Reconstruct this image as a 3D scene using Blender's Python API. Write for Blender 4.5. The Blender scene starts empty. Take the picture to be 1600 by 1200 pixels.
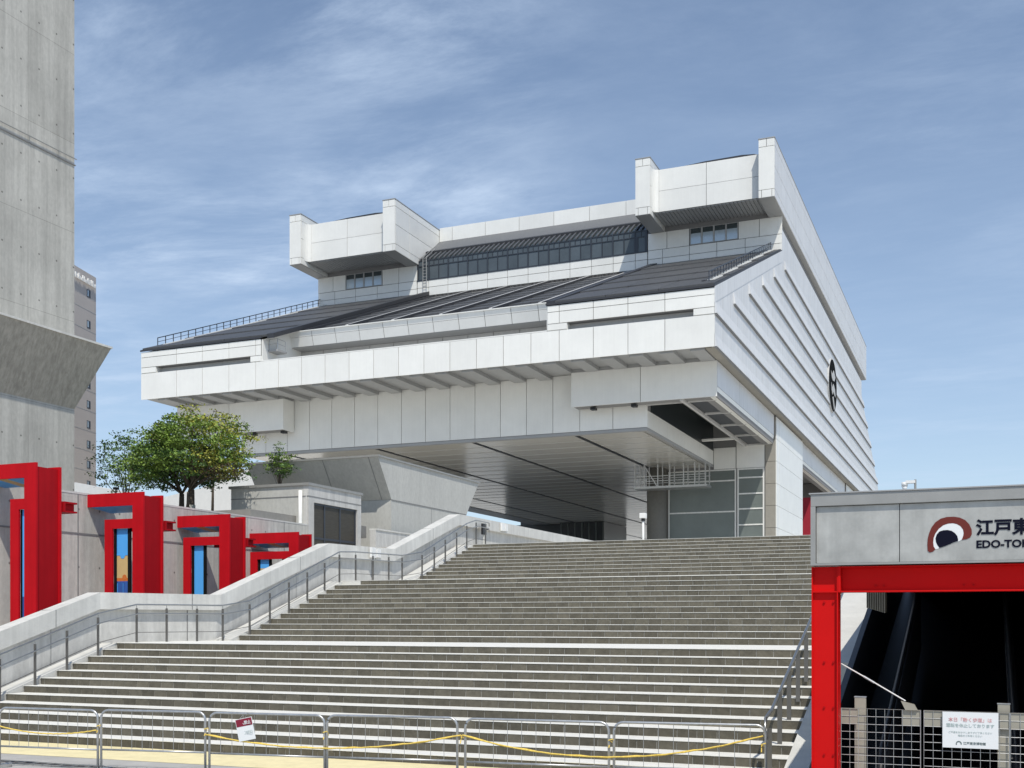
import bpy, math, random
from mathutils import Vector, Matrix
random.seed(7)
R = math.radians
sc = bpy.context.scene
COL = sc.collection

# ------------------------------------------------------------------ camera
cam_d = bpy.data.cameras.new("camera")
cam = bpy.data.objects.new("camera", cam_d)
COL.objects.link(cam)
cam.location = (0.0, 0.0, 2.389)
cam.rotation_euler = (R(90), 0, R(22.7))
cam_d.sensor_width = 36.0
cam_d.lens = 39.78
cam_d.shift_y = 0.2294
cam_d.clip_start = 0.1
cam_d.clip_end = 20000
sc.camera = cam

# ------------------------------------------------------------------ sky, sun, exposure
SUN = Vector((0.66, -1.0, 1.8)).normalized()      # towards the sun
EL = math.asin(SUN.z)
world = bpy.data.worlds.new("World")
sc.world = world
world.use_nodes = True
wn = world.node_tree; wn.nodes.clear()
def N(t, kind, **kw):
    n = t.nodes.new(kind)
    for k, v in kw.items():
        setattr(n, k, v)
    return n
w_out = N(wn, 'ShaderNodeOutputWorld'); w_bg = N(wn, 'ShaderNodeBackground')
sky = N(wn, 'ShaderNodeTexSky', sky_type='NISHITA', sun_disc=False)
sky.sun_elevation = EL
sky.sun_rotation = math.atan2(SUN.x, SUN.y)
sky.air_density = 1.0; sky.dust_density = 0.3; sky.ozone_density = 2.4; sky.altitude = 0
tc = N(wn, 'ShaderNodeTexCoord')
sep = N(wn, 'ShaderNodeSeparateXYZ'); wn.links.new(tc.outputs['Generated'], sep.inputs[0])
# cirrus: direction projected on a high flat layer
mxz = N(wn, 'ShaderNodeMath', operation='MAXIMUM'); mxz.inputs[1].default_value = 0.06
wn.links.new(sep.outputs['Z'], mxz.inputs[0])
dx = N(wn, 'ShaderNodeMath', operation='DIVIDE'); dy = N(wn, 'ShaderNodeMath', operation='DIVIDE')
wn.links.new(sep.outputs['X'], dx.inputs[0]); wn.links.new(mxz.outputs[0], dx.inputs[1])
wn.links.new(sep.outputs['Y'], dy.inputs[0]); wn.links.new(mxz.outputs[0], dy.inputs[1])
cmb = N(wn, 'ShaderNodeCombineXYZ')
wn.links.new(dx.outputs[0], cmb.inputs[0]); wn.links.new(dy.outputs[0], cmb.inputs[1])
mp = N(wn, 'ShaderNodeMapping'); mp.inputs['Rotation'].default_value = (0, 0, R(20)); mp.inputs['Scale'].default_value = (0.8, 1.35, 1)
mp.inputs['Location'].default_value = (1.1, 5.2, 0)
wn.links.new(cmb.outputs[0], mp.inputs[0])
n1 = N(wn, 'ShaderNodeTexNoise'); n1.inputs['Scale'].default_value = 1.7; n1.inputs['Detail'].default_value = 9; n1.inputs['Roughness'].default_value = 0.68; n1.inputs['Distortion'].default_value = 0.25
n2 = N(wn, 'ShaderNodeTexNoise'); n2.inputs['Scale'].default_value = 0.75; n2.inputs['Detail'].default_value = 3
wn.links.new(mp.outputs[0], n1.inputs['Vector']); wn.links.new(cmb.outputs[0], n2.inputs['Vector'])
r1 = N(wn, 'ShaderNodeValToRGB'); r1.color_ramp.elements[0].position = 0.34; r1.color_ramp.elements[1].position = 0.82; r1.color_ramp.interpolation = 'EASE'
r2 = N(wn, 'ShaderNodeValToRGB'); r2.color_ramp.elements[0].position = 0.34; r2.color_ramp.elements[1].position = 0.58
wn.links.new(n1.outputs['Fac'], r1.inputs[0]); wn.links.new(n2.outputs['Fac'], r2.inputs[0])
# one larger bank of cirrus in the north-west, thinner wisps elsewhere
dt = N(wn, 'ShaderNodeVectorMath', operation='DOT_PRODUCT'); dt.inputs[1].default_value = Vector((-0.585, 0.84, 0.40)).normalized()
nrm_ = N(wn, 'ShaderNodeVectorMath', operation='NORMALIZE'); wn.links.new(tc.outputs['Generated'], nrm_.inputs[0]); wn.links.new(nrm_.outputs[0], dt.inputs[0])
bank = N(wn, 'ShaderNodeMapRange', interpolation_type='SMOOTHSTEP'); bank.inputs[1].default_value = 0.955; bank.inputs[2].default_value = 1.0; bank.inputs[3].default_value = 0.35; bank.inputs[4].default_value = 1.25
wn.links.new(dt.outputs['Value'], bank.inputs[0])
mk_ = N(wn, 'ShaderNodeMath', operation='MULTIPLY'); wn.links.new(r2.outputs[0], mk_.inputs[0]); wn.links.new(bank.outputs[0], mk_.inputs[1])
bk2 = N(wn, 'ShaderNodeMath', operation='MULTIPLY_ADD'); bk2.inputs[1].default_value = 0.38; wn.links.new(bank.outputs[0], bk2.inputs[0]); wn.links.new(mk_.outputs[0], bk2.inputs[2])
bk3 = N(wn, 'ShaderNodeMath', operation='SUBTRACT'); bk3.inputs[1].default_value = 0.12; wn.links.new(bk2.outputs[0], bk3.inputs[0])
mm = N(wn, 'ShaderNodeMath', operation='MULTIPLY'); wn.links.new(r1.outputs[0], mm.inputs[0]); wn.links.new(bk3.outputs[0], mm.inputs[1])
# a thin veil everywhere near the horizon
hz = N(wn, 'ShaderNodeMapRange'); hz.inputs[1].default_value = 0.0; hz.inputs[2].default_value = 0.55; hz.inputs[3].default_value = 0.42; hz.inputs[4].default_value = 0.06
wn.links.new(sep.outputs['Z'], hz.inputs[0])
ma = N(wn, 'ShaderNodeMath', operation='MULTIPLY_ADD'); ma.inputs[1].default_value = 0.78
wn.links.new(mm.outputs[0], ma.inputs[0]); wn.links.new(hz.outputs[0], ma.inputs[2])
cl = N(wn, 'ShaderNodeMath', operation='MINIMUM'); cl.inputs[1].default_value = 0.9
wn.links.new(ma.outputs[0], cl.inputs[0])
mixc = N(wn, 'ShaderNodeMix', data_type='RGBA'); mixc.inputs['B'].default_value = (5.0, 6.1, 7.7, 1)
wn.links.new(cl.outputs[0], mixc.inputs['Factor']); wn.links.new(sky.outputs[0], mixc.inputs['A'])
wn.links.new(mixc.outputs['Result'], w_bg.inputs['Color'])
w_bg.inputs['Strength'].default_value = 0.112
wn.links.new(w_bg.outputs[0], w_out.inputs[0])

sun_d = bpy.data.lights.new("sun", 'SUN'); sun_d.energy = 3.3; sun_d.angle = R(0.5); sun_d.color = (1.0, 0.945, 0.85)
sun = bpy.data.objects.new("sun", sun_d); COL.objects.link(sun)
sun.rotation_euler = SUN.to_track_quat('Z', 'Y').to_euler()
sun.location = (60, -80, 150)

sc.view_settings.view_transform = 'Standard'
sc.view_settings.look = 'None'
sc.view_settings.exposure = 0.15
sc.view_settings.gamma = 1.0
sc.view_settings.use_curve_mapping = False
sc.render.engine = 'CYCLES'
sc.cycles.max_bounces = 6
sc.cycles.diffuse_bounces = 4
sc.cycles.glossy_bounces = 4
sc.cycles.use_denoising = True

# ------------------------------------------------------------------ materials
def new_mat(name):
    m = bpy.data.materials.new(name); m.use_nodes = True
    t = m.node_tree
    return m, t, t.nodes['Principled BSDF']

def mat(name, col, rough=0.5, metal=0.0, var=0.0, vscale=3.0, streak=0.0, bump=0.0, bscale=20.0, island=0.0, spec=None, col2=None, stretch=(1, 1, 1), objvar=0.0):
    """world-space procedural paint / stone: base colour with soft blotches, vertical streaks, grain and relief"""
    m, t, b = new_mat(name)
    L = t.links.new
    b.inputs['Roughness'].default_value = rough
    b.inputs['Metallic'].default_value = metal
    if spec is not None: b.inputs['Specular IOR Level'].default_value = spec
    geo = N(t, 'ShaderNodeNewGeometry')
    base = N(t, 'ShaderNodeRGB'); base.outputs[0].default_value = (*col, 1)
    cur = base.outputs[0]
    def mul(src, fac_socket, lo, hi, a=0.3, z=0.7):
        mr = N(t, 'ShaderNodeMapRange'); mr.inputs[1].default_value = a; mr.inputs[2].default_value = z
        mr.inputs[3].default_value = lo; mr.inputs[4].default_value = hi
        L(fac_socket, mr.inputs[0])
        vm = N(t, 'ShaderNodeVectorMath', operation='SCALE')
        L(src, vm.inputs[0]); L(mr.outputs[0], vm.inputs['Scale'])
        return vm.outputs[0]
    if col2 is not None:
        nz = N(t, 'ShaderNodeTexNoise'); nz.inputs['Scale'].default_value = vscale * 0.6; nz.inputs['Detail'].default_value = 4
        L(geo.outputs['Position'], nz.inputs['Vector'])
        rp = N(t, 'ShaderNodeValToRGB'); rp.color_ramp.elements[0].position = 0.42; rp.color_ramp.elements[1].position = 0.62
        L(nz.outputs['Fac'], rp.inputs[0])
        mx = N(t, 'ShaderNodeMix', data_type='RGBA'); mx.inputs['B'].default_value = (*col2, 1)
        L(rp.outputs[0], mx.inputs['Factor']); L(cur, mx.inputs['A']); cur = mx.outputs['Result']
    if var > 0:
        mpp = N(t, 'ShaderNodeMapping'); mpp.inputs['Scale'].default_value = stretch
        L(geo.outputs['Position'], mpp.inputs[0])
        nz = N(t, 'ShaderNodeTexNoise'); nz.inputs['Scale'].default_value = vscale; nz.inputs['Detail'].default_value = 6; nz.inputs['Roughness'].default_value = 0.65
        L(mpp.outputs[0], nz.inputs['Vector'])
        cur = mul(cur, nz.outputs['Fac'], 1 - var, 1 + var)
    if streak > 0:
        mpp = N(t, 'ShaderNodeMapping'); mpp.inputs['Scale'].default_value = (1, 1, 0.045)
        L(geo.outputs['Position'], mpp.inputs[0])
        nz = N(t, 'ShaderNodeTexNoise'); nz.inputs['Scale'].default_value = 4.5; nz.inputs['Detail'].default_value = 5; nz.inputs['Roughness'].default_value = 0.7
        L(mpp.outputs[0], nz.inputs['Vector'])
        cur = mul(cur, nz.outputs['Fac'], 1 - streak, 1 + streak * 0.4, 0.35, 0.62)
    if island > 0:
        cur = mul(cur, geo.outputs['Random Per Island'], 1 - island, 1 + island, 0, 1)
    if objvar > 0:
        oi = N(t, 'ShaderNodeObjectInfo')
        cur = mul(cur, oi.outputs['Random'], 1 - objvar, 1 + objvar, 0, 1)
    L(cur, b.inputs['Base Color'])
    if bump > 0:
        nz = N(t, 'ShaderNodeTexNoise'); nz.inputs['Scale'].default_value = bscale; nz.inputs['Detail'].default_value = 5
        L(geo.outputs['Position'], nz.inputs['Vector'])
        bp = N(t, 'ShaderNodeBump'); bp.inputs['Strength'].default_value = bump; bp.inputs['Distance'].default_value = 0.02
        L(nz.outputs['Fac'], bp.inputs['Height']); L(bp.outputs[0], b.inputs['Normal'])
    return m

def concrete_formwork(name, col, bw=3.6, bh=1.8, dirt=0.35, axis='Y', board=0.0, dark=1.0, tie=True):
    """cast concrete: lift lines, tie holes, board grain, water streaks (surface relief and wear)"""
    m, t, b = new_mat(name); L = t.links.new
    b.inputs['Roughness'].default_value = 0.85
    b.inputs['Specular IOR Level'].default_value = 0.25
    geo = N(t, 'ShaderNodeNewGeometry')
    sp = N(t, 'ShaderNodeSeparateXYZ'); L(geo.outputs['Position'], sp.inputs[0])
    cb = N(t, 'ShaderNodeCombineXYZ'); L(sp.outputs[axis], cb.inputs[0]); L(sp.outputs['Z'], cb.inputs[1])
    base = N(t, 'ShaderNodeRGB'); base.outputs[0].default_value = (*col, 1); cur = base.outputs[0]
    def scale(src, sock, lo, hi, a, z):
        mr = N(t, 'ShaderNodeMapRange'); mr.inputs[1].default_value = a; mr.inputs[2].default_value = z; mr.inputs[3].default_value = lo; mr.inputs[4].default_value = hi
        L(sock, mr.inputs[0]); vm = N(t, 'ShaderNodeVectorMath', operation='SCALE'); L(src, vm.inputs[0]); L(mr.outputs[0], vm.inputs['Scale']); return vm.outputs[0]
    def noise(sc_, det, mscale, src=None):
        mpp = N(t, 'ShaderNodeMapping'); mpp.inputs['Scale'].default_value = mscale
        L(src or geo.outputs['Position'], mpp.inputs[0])
        nz = N(t, 'ShaderNodeTexNoise'); nz.inputs['Scale'].default_value = sc_; nz.inputs['Detail'].default_value = det; nz.inputs['Roughness'].default_value = 0.68
        L(mpp.outputs[0], nz.inputs['Vector']); return nz.outputs['Fac']
    cur = scale(cur, noise(0.45, 6, (1, 1, 1)), 1 - dirt * 0.7, 1 + dirt * 0.5, 0.3, 0.7)
    cur = scale(cur, noise(3.0, 6, (1, 1, 0.05)), 1 - dirt, 1 + dirt * 0.25, 0.32, 0.6)
    cur = scale(cur, noise(9, 5, (1, 1, 0.5)), 0.9, 1.08, 0.3, 0.7)
    br = N(t, 'ShaderNodeTexBrick'); br.offset = 0.0
    br.inputs['Scale'].default_value = 1.0; br.inputs['Mortar Size'].default_value = 0.012; br.inputs['Brick Width'].default_value = bw; br.inputs['Row Height'].default_value = bh
    br.inputs['Color1'].default_value = (0.93, 0.93, 0.93, 1); br.inputs['Color2'].default_value = (1.07, 1.07, 1.07, 1); br.inputs['Mortar'].default_value = (0.62, 0.61, 0.6, 1)
    L(cb.outputs[0], br.inputs['Vector'])
    mx = N(t, 'ShaderNodeMix', data_type='RGBA', blend_type='MULTIPLY'); mx.inputs['Factor'].default_value = 0.8 if tie else 0.0
    L(cur, mx.inputs['A']); L(br.outputs['Color'], mx.inputs['B']); cur = mx.outputs['Result']
    if tie:   # tie-rod holes on a regular grid
        def frac(sock, p, off):
            a = N(t, 'ShaderNodeMath', operation='ADD'); a.inputs[1].default_value = off; L(sock, a.inputs[0])
            md = N(t, 'ShaderNodeMath', operation='FLOORED_MODULO'); md.inputs[1].default_value = p; L(a.outputs[0], md.inputs[0])
            s_ = N(t, 'ShaderNodeMath', operation='SUBTRACT'); s_.inputs[1].default_value = p / 2; L(md.outputs[0], s_.inputs[0]); return s_.outputs[0]
        c2 = N(t, 'ShaderNodeCombineXYZ'); L(frac(sp.outputs[axis], 0.9, 0.2), c2.inputs[0]); L(frac(sp.outputs['Z'], 1.8, 0.5), c2.inputs[1])
        ln = N(t, 'ShaderNodeVectorMath', operation='LENGTH'); L(c2.outputs[0], ln.inputs[0])
        cur = scale(cur, ln.outputs['Value'], 0.35, 1.0, 0.022, 0.05)
    if board > 0:
        cur = scale(cur, noise(7, 3, (1, 1, 0.02)), 1 - board, 1 + board * 0.5, 0.35, 0.65)
    L(cur, b.inputs['Base Color'])
    nz = noise(25, 5, (1, 1, 1)); bp = N(t, 'ShaderNodeBump'); bp.inputs['Strength'].default_value = 0.35; bp.inputs['Distance'].default_value = 0.02
    L(nz, bp.inputs['Height']); L(bp.outputs[0], b.inputs['Normal'])
    return m

M = {}
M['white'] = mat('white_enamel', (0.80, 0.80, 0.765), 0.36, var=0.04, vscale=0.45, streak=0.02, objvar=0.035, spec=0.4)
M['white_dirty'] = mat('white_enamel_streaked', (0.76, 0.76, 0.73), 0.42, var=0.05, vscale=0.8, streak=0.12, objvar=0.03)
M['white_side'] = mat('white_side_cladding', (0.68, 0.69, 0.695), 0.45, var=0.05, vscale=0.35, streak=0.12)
M['joint'] = mat('joint_grey', (0.22, 0.22, 0.22), 0.8)
M['recess'] = mat('recess_grey', (0.50, 0.50, 0.49), 0.6, var=0.08)
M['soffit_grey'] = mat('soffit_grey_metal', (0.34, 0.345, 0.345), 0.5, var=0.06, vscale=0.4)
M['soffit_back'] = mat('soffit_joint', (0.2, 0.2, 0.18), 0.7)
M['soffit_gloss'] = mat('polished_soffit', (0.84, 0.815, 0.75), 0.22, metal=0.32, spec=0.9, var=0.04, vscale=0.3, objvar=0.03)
M['roof'] = mat('roof_slate_metal', (0.066, 0.067, 0.069), 0.5, var=0.12, vscale=0.8, objvar=0.10)
M['roof_dark'] = mat('roof_dark_edge', (0.035, 0.037, 0.043), 0.5)
M['roof_rib_grey'] = mat('louvre_grey', (0.085, 0.088, 0.095), 0.55)
M['roof_mid'] = mat('roof_mid_grey', (0.14, 0.145, 0.15), 0.55, var=0.06)
M['glass'] = mat('window_glass', (0.045, 0.06, 0.065), 0.06, spec=0.9)
M['glass_pale'] = mat('reflection_tinted_glass', (0.46, 0.54, 0.60), 0.15, metal=0.25, spec=0.8)  # reflected sky is put into the pale blue base colour
M['glass_green'] = mat('green_grey_glass', (0.15, 0.175, 0.165), 0.32, var=0.12, vscale=0.35, spec=0.7, objvar=0.10)
M['blind_dark'] = mat('dark_blind', (0.065, 0.060, 0.050), 0.5, var=0.2, vscale=3, stretch=(1,1,8), spec=0.2)
M['glass_blue'] = mat('blue_grey_glass', (0.085, 0.105, 0.12), 0.2, var=0.15, vscale=0.5, spec=0.4, objvar=0.15)
M['frame_dark'] = mat('dark_window_frame', (0.035, 0.042, 0.055), 0.4)
M['tan'] = mat('tan_stone_cladding', (0.30, 0.285, 0.25), 0.75, var=0.07, vscale=2)
M['dark_stone'] = mat('dark_column_stone', (0.17, 0.165, 0.15), 0.7, var=0.08)
M['core_dark'] = mat('dark_lift_tower', (0.025, 0.032, 0.035), 0.35, var=0.2)
M['tower'] = concrete_formwork('tower_concrete', (0.50, 0.49, 0.45), 3.3, 3.6, 0.19, 'Y')
M['bracket'] = concrete_formwork('bracket_concrete', (0.45, 0.415, 0.35), 40, 40, 0.08, 'Y', board=0.18, tie=False)
M['wall_concrete'] = concrete_formwork('wall_concrete', (0.60, 0.585, 0.535), 6.0, 30, 0.22, 'Y', tie=True)
M['house_concrete'] = concrete_formwork('house_concrete', (0.50, 0.50, 0.47), 40, 40, 0.07, 'X', tie=False)
M['parapet'] = concrete_formwork('parapet_concrete', (0.58, 0.575, 0.55), 40, 40, 0.16, 'Y', tie=False)
M['coping'] = mat('coping_concrete', (0.62, 0.615, 0.58), 0.85, var=0.12, vscale=1.2, streak=0.10, bump=0.3)
M['tread'] = mat('tread_granite', (0.76, 0.75, 0.70), 0.8, var=0.08, vscale=5, bump=0.25, bscale=60)
M['tile'] = mat('riser_tile', (0.103, 0.095, 0.074), 0.8, spec=0.2, var=0.20, vscale=9, island=0.17, objvar=0.19, bump=0.3, bscale=50)
M['grout'] = mat('pale_grout', (0.30, 0.295, 0.27), 0.9, var=0.15, vscale=4)
M['curb'] = mat('curb_concrete', (0.58, 0.575, 0.54), 0.85, var=0.10, vscale=2, bump=0.3)
M['red'] = mat('red_paint', (0.60, 0.006, 0.006), 0.55, var=0.06, vscale=1.2, spec=0.12)
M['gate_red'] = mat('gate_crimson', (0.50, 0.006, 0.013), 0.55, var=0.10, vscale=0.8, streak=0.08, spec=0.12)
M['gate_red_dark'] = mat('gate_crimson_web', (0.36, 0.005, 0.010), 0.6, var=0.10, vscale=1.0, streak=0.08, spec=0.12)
M['red_dark'] = mat('red_paint_weathered', (0.44, 0.005, 0.007), 0.6, var=0.08, vscale=1.5, spec=0.12)
M['black'] = mat('black_metal', (0.012, 0.012, 0.014), 0.45)
M['matt_black'] = mat('matt_black', (0.012, 0.013, 0.014), 0.95, spec=0.03)
M['interior'] = mat('dark_interior_panel', (0.045, 0.050, 0.060), 0.5)
M['galv'] = mat('galvanised_tube', (0.50, 0.51, 0.51), 0.35, metal=0.7, var=0.15, vscale=12)
M['stainless'] = mat('stainless_tube', (0.42, 0.42, 0.41), 0.28, metal=0.9, var=0.1, vscale=8)
M['post'] = mat('handrail_post', (0.16, 0.155, 0.145), 0.45, metal=0.5)
M['beige_metal'] = mat('beige_sheet_metal', (0.34, 0.32, 0.26), 0.55, var=0.10, vscale=6)
M['sign_steel'] = mat('brushed_sign_steel', (0.44, 0.44, 0.415), 0.5, metal=0.25, var=0.16, vscale=4.5, streak=0.10)
M['trim_steel'] = mat('trim_steel', (0.33, 0.33, 0.315), 0.5, metal=0.25, var=0.08, vscale=4)
M['navy'] = mat('navy_lettering', (0.006, 0.007, 0.018), 0.8, spec=0.1)
M['brown'] = mat('brown_logo', (0.15, 0.030, 0.024), 0.7, spec=0.2)
M['paper'] = mat('white_paper', (0.78, 0.80, 0.80), 0.6)
M['ink_grey'] = mat('faded_grey_ink', (0.42, 0.50, 0.49), 0.7)
M['ink_red'] = mat('faded_red_ink', (0.70, 0.40, 0.40), 0.7)
M['ink_dark'] = mat('dark_ink', (0.12, 0.16, 0.16), 0.7)
M['crimson'] = mat('crimson_header', (0.22, 0.008, 0.03), 0.5)
M['yellow'] = mat('yellow_rope', (0.80, 0.58, 0.12), 0.8, var=0.3, vscale=40)
M['yellow_pave'] = mat('yellow_paving', (0.80, 0.70, 0.41), 0.85, var=0.10, vscale=3, bump=0.3)
M['ground'] = mat('pale_ground_paving', (0.42, 0.41, 0.385), 0.85, var=0.12, vscale=1.5, bump=0.2)
M['plaza'] = mat('plaza_paving', (0.60, 0.575, 0.515), 0.85, var=0.08, vscale=0.5)
M['alley'] = mat('alley_paving', (0.26, 0.25, 0.23), 0.9, var=0.1)
M['blue'] = mat('sky_blue_panel', (0.05, 0.33, 0.80), 0.45, var=0.04)
M['blue_bright'] = mat('bright_sky_panel', (0.09, 0.42, 0.92), 0.4)
M['sand'] = mat('sand_panel', (0.62, 0.44, 0.20), 0.5, var=0.06)
M['deep_blue'] = mat('deep_blue_panel', (0.03, 0.10, 0.36), 0.45, var=0.25, vscale=3, stretch=(6, 6, 0.3))
M['orange'] = mat('orange_panel', (0.62, 0.16, 0.03), 0.5)
M['bark'] = mat('bark', (0.075, 0.06, 0.045), 0.9, var=0.3, vscale=8, bump=0.6, bscale=25)
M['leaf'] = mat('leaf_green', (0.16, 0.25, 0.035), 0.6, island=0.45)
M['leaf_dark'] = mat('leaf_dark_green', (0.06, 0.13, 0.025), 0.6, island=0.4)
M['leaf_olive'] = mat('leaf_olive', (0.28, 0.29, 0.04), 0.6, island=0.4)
M['leaf_dry'] = mat('leaf_dry', (0.12, 0.09, 0.05), 0.7, island=0.4)
M['hotel'] = mat('hotel_wall', (0.56, 0.51, 0.47), 0.7, var=0.04, vscale=0.3)
M['white_wall'] = mat('white_plaster', (0.80, 0.80, 0.78), 0.7, var=0.04)
M['pale_blue'] = mat('pale_blue_glass', (0.45, 0.62, 0.74), 0.15, spec=0.7)
M['wrap'] = mat('burlap_wrap', (0.42, 0.43, 0.38), 0.9, var=0.2, vscale=20)
M['bright_red_wall'] = mat('red_hoarding', (0.33, 0.012, 0.03), 0.6)

# ------------------------------------------------------------------ object helpers
def wloc(o):
    v = Vector((0, 0, 0))
    while o is not None:
        v += o.location; o = o.parent
    return v

def tag(o, label=None, cat=None, group=None, kind=None):
    if label: o['label'] = label
    if cat: o['category'] = cat
    if group: o['group'] = group
    if kind: o['kind'] = kind
    return o

def thing(name, loc, label, cat, group=None):
    o = bpy.data.objects.new(name, None); COL.objects.link(o)
    o.location = loc; o.empty_display_size = 0.3
    return tag(o, label, cat, group)

class MB:
    def __init__(s): s.v = []; s.f = []; s.smooth = False
    def poly(s, pts, faces):
        n = len(s.v); s.v += [tuple(p) for p in pts]; s.f += [[i + n for i in f] for f in faces]; return s
    def box(s, x0, x1, y0, y1, z0, z1):
        return s.poly([(x0,y0,z0),(x1,y0,z0),(x1,y1,z0),(x0,y1,z0),(x0,y0,z1),(x1,y0,z1),(x1,y1,z1),(x0,y1,z1)],
                      [(0,3,2,1),(4,5,6,7),(0,1,5,4),(1,2,6,5),(2,3,7,6),(3,0,4,7)])
    def prism(s, pts, a, b, axis='X'):
        """extrude a 2D outline between a and b along an axis. X: pts=(y,z); Y: pts=(x,z); Z: pts=(x,y)"""
        n = len(pts)
        def P(p, t):
            return (t, p[0], p[1]) if axis == 'X' else ((p[0], t, p[1]) if axis == 'Y' else (p[0], p[1], t))
        area = sum(pts[i][0]*pts[(i+1)%n][1]-pts[(i+1)%n][0]*pts[i][1] for i in range(n))
        q = pts if area > 0 else pts[::-1]
        if axis == 'Y': q = q[::-1]
        vs = [P(p, a) for p in q] + [P(p, b) for p in q]
        fs = [tuple(range(n))[::-1], tuple(range(n, 2*n))] + [(i, (i+1)%n, (i+1)%n+n, i+n) for i in range(n)]
        return s.poly(vs, fs)
    def hexa(s, bot, top):
        """8 corner solid: bot 4 points, top 4 points, both counter-clockwise from above"""
        return s.poly(list(bot)+list(top), [(3,2,1,0),(4,5,6,7),(0,1,5,4),(1,2,6,5),(2,3,7,6),(3,0,4,7)])
    def tube(s, pts, r, n=8, r2=None):
        pts = [Vector(p) for p in pts]; k = len(pts); base = len(s.v)
        for i, p in enumerate(pts):
            d = (pts[min(i+1,k-1)] - pts[max(i-1,0)]).normalized()
            a = Vector((0,0,1)) if abs(d.z) < 0.9 else Vector((1,0,0))
            x = d.cross(a).normalized(); y = d.cross(x).normalized()
            rr = r if r2 is None else r + (r2 - r) * i / (k - 1)
            for j in range(n):
                t = 2*math.pi*j/n; q = p + x*math.cos(t)*rr + y*math.sin(t)*rr
                s.v.append(tuple(q))
        for i in range(k-1):
            for j in range(n):
                a0 = base+i*n+j; a1 = base+i*n+(j+1)%n
                s.f.append([a0, a0+n, a1+n, a1])
        s.f.append([base+j for j in range(n)]); s.f.append([base+(k-1)*n+j for j in range(n)][::-1])
        return s
    def bar(s, p, q, w, h):
        """rectangular bar from p to q, w across (horizontal), h up"""
        p, q = Vector(p), Vector(q); d = (q-p).normalized()
        up = Vector((0,0,1)) if abs(d.z) < 0.95 else Vector((0,1,0))
        x = d.cross(up).normalized()*w/2; y = x.cross(d).normalized()*h/2
        vs = [p-x-y, p+x-y, q+x-y, q-x-y, p-x+y, p+x+y, q+x+y, q-x+y]
        return s.poly(vs, [(0,3,2,1),(4,5,6,7),(0,1,5,4),(1,2,6,5),(2,3,7,6),(3,0,4,7)])
    def build(s, name, m, parent=None, smooth=False, kind=None, bevel=0.0):
        off = wloc(parent) if parent else Vector((0,0,0))
        me = bpy.data.meshes.new(name)
        me.from_pydata([(a-off.x, b-off.y, c-off.z) for a,b,c in s.v], [], s.f); me.update()
        ms = m if isinstance(m, (list, tuple)) else [m]
        for x in ms: me.materials.append(M[x])
        if smooth: me.polygons.foreach_set('use_smooth', [True]*len(me.polygons))
        o = bpy.data.objects.new(name, me); COL.objects.link(o)
        if parent: o.parent = parent
        if kind: o['kind'] = kind
        if bevel > 0:
            bv = o.modifiers.new('bevel', 'BEVEL'); bv.width = bevel; bv.segments = 2; bv.limit_method = 'ANGLE'
        return o

_cache = {}
def piece(name, m, parent, x0, x1, y0, y1, z0, z1):
    """a box part that shares its mesh with every box of the same size and material"""
    d = (round(x1-x0,3), round(y1-y0,3), round(z1-z0,3)); key = (name, m, d)
    if key not in _cache:
        me = bpy.data.meshes.new(name); a, b, c = d[0]/2, d[1]/2, d[2]/2
        t = MB().box(-a, a, -b, b, -c, c); me.from_pydata(t.v, [], t.f); me.materials.append(M[m]); _cache[key] = me
    o = bpy.data.objects.new(name, _cache[key]); COL.objects.link(o); o.parent = parent
    o.location = Vector(((x0+x1)/2, (y0+y1)/2, (z0+z1)/2)) - wloc(parent)
    return o

def grid_panels(parent, m, us, zs, v, th=0.10, gap=0.055, name='panel', plane='XZ'):
    """cladding panels with open joints; plane XZ faces -v at v, plane YZ faces +u at v"""
    out = []
    for a, b in zip(us[:-1], us[1:]):
        for c, d in zip(zs[:-1], zs[1:]):
            g = gap/2
            if plane == 'XZ': out.append(piece(name, m, parent, a+g, b-g, v, v+th, c+g, d-g))
            else: out.append(piece(name, m, parent, v-th, v, a+g, b-g, c+g, d-g))
    return out

def rng(a, b, n): return [a + (b-a)*i/n for i in range(n+1)]

def copy_tree(o, parent=None):
    c = o.copy(); COL.objects.link(c); c.parent = parent
    for ch in [x for x in bpy.data.objects if x.parent == o and x is not c]:
        copy_tree(ch, c)
    return c

def text_part(name, s, m, parent, x, y, z, size, sx=1.0, bold=0.0, extrude=0.002, tilt=0.0, align='LEFT', rz=0.0):
    cu = bpy.data.curves.new(name, 'FONT'); cu.body = s; cu.size = size; cu.extrude = extrude; cu.offset = bold
    cu.align_x = align; cu.align_y = 'BOTTOM_BASELINE'; cu.resolution_u = 3
    tmp = bpy.data.objects.new(name, cu); COL.objects.link(tmp)
    bpy.context.view_layer.update()
    me = bpy.data.meshes.new_from_object(tmp.evaluated_get(bpy.context.evaluated_depsgraph_get()))
    bpy.data.objects.remove(tmp); bpy.data.curves.remove(cu)
    me.name = name; me.materials.clear(); me.materials.append(M[m])
    mtx = Matrix.Rotation(rz, 4, 'Z') @ Matrix.Rotation(R(90), 4, 'X') @ Matrix.Rotation(tilt, 4, 'Z') @ Matrix.Diagonal((sx, 1, 1, 1))
    me.transform(mtx)
    o = bpy.data.objects.new(name, me); COL.objects.link(o); o.parent = parent
    o.location = Vector((x, y, z)) - wloc(parent)
    return o

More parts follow.
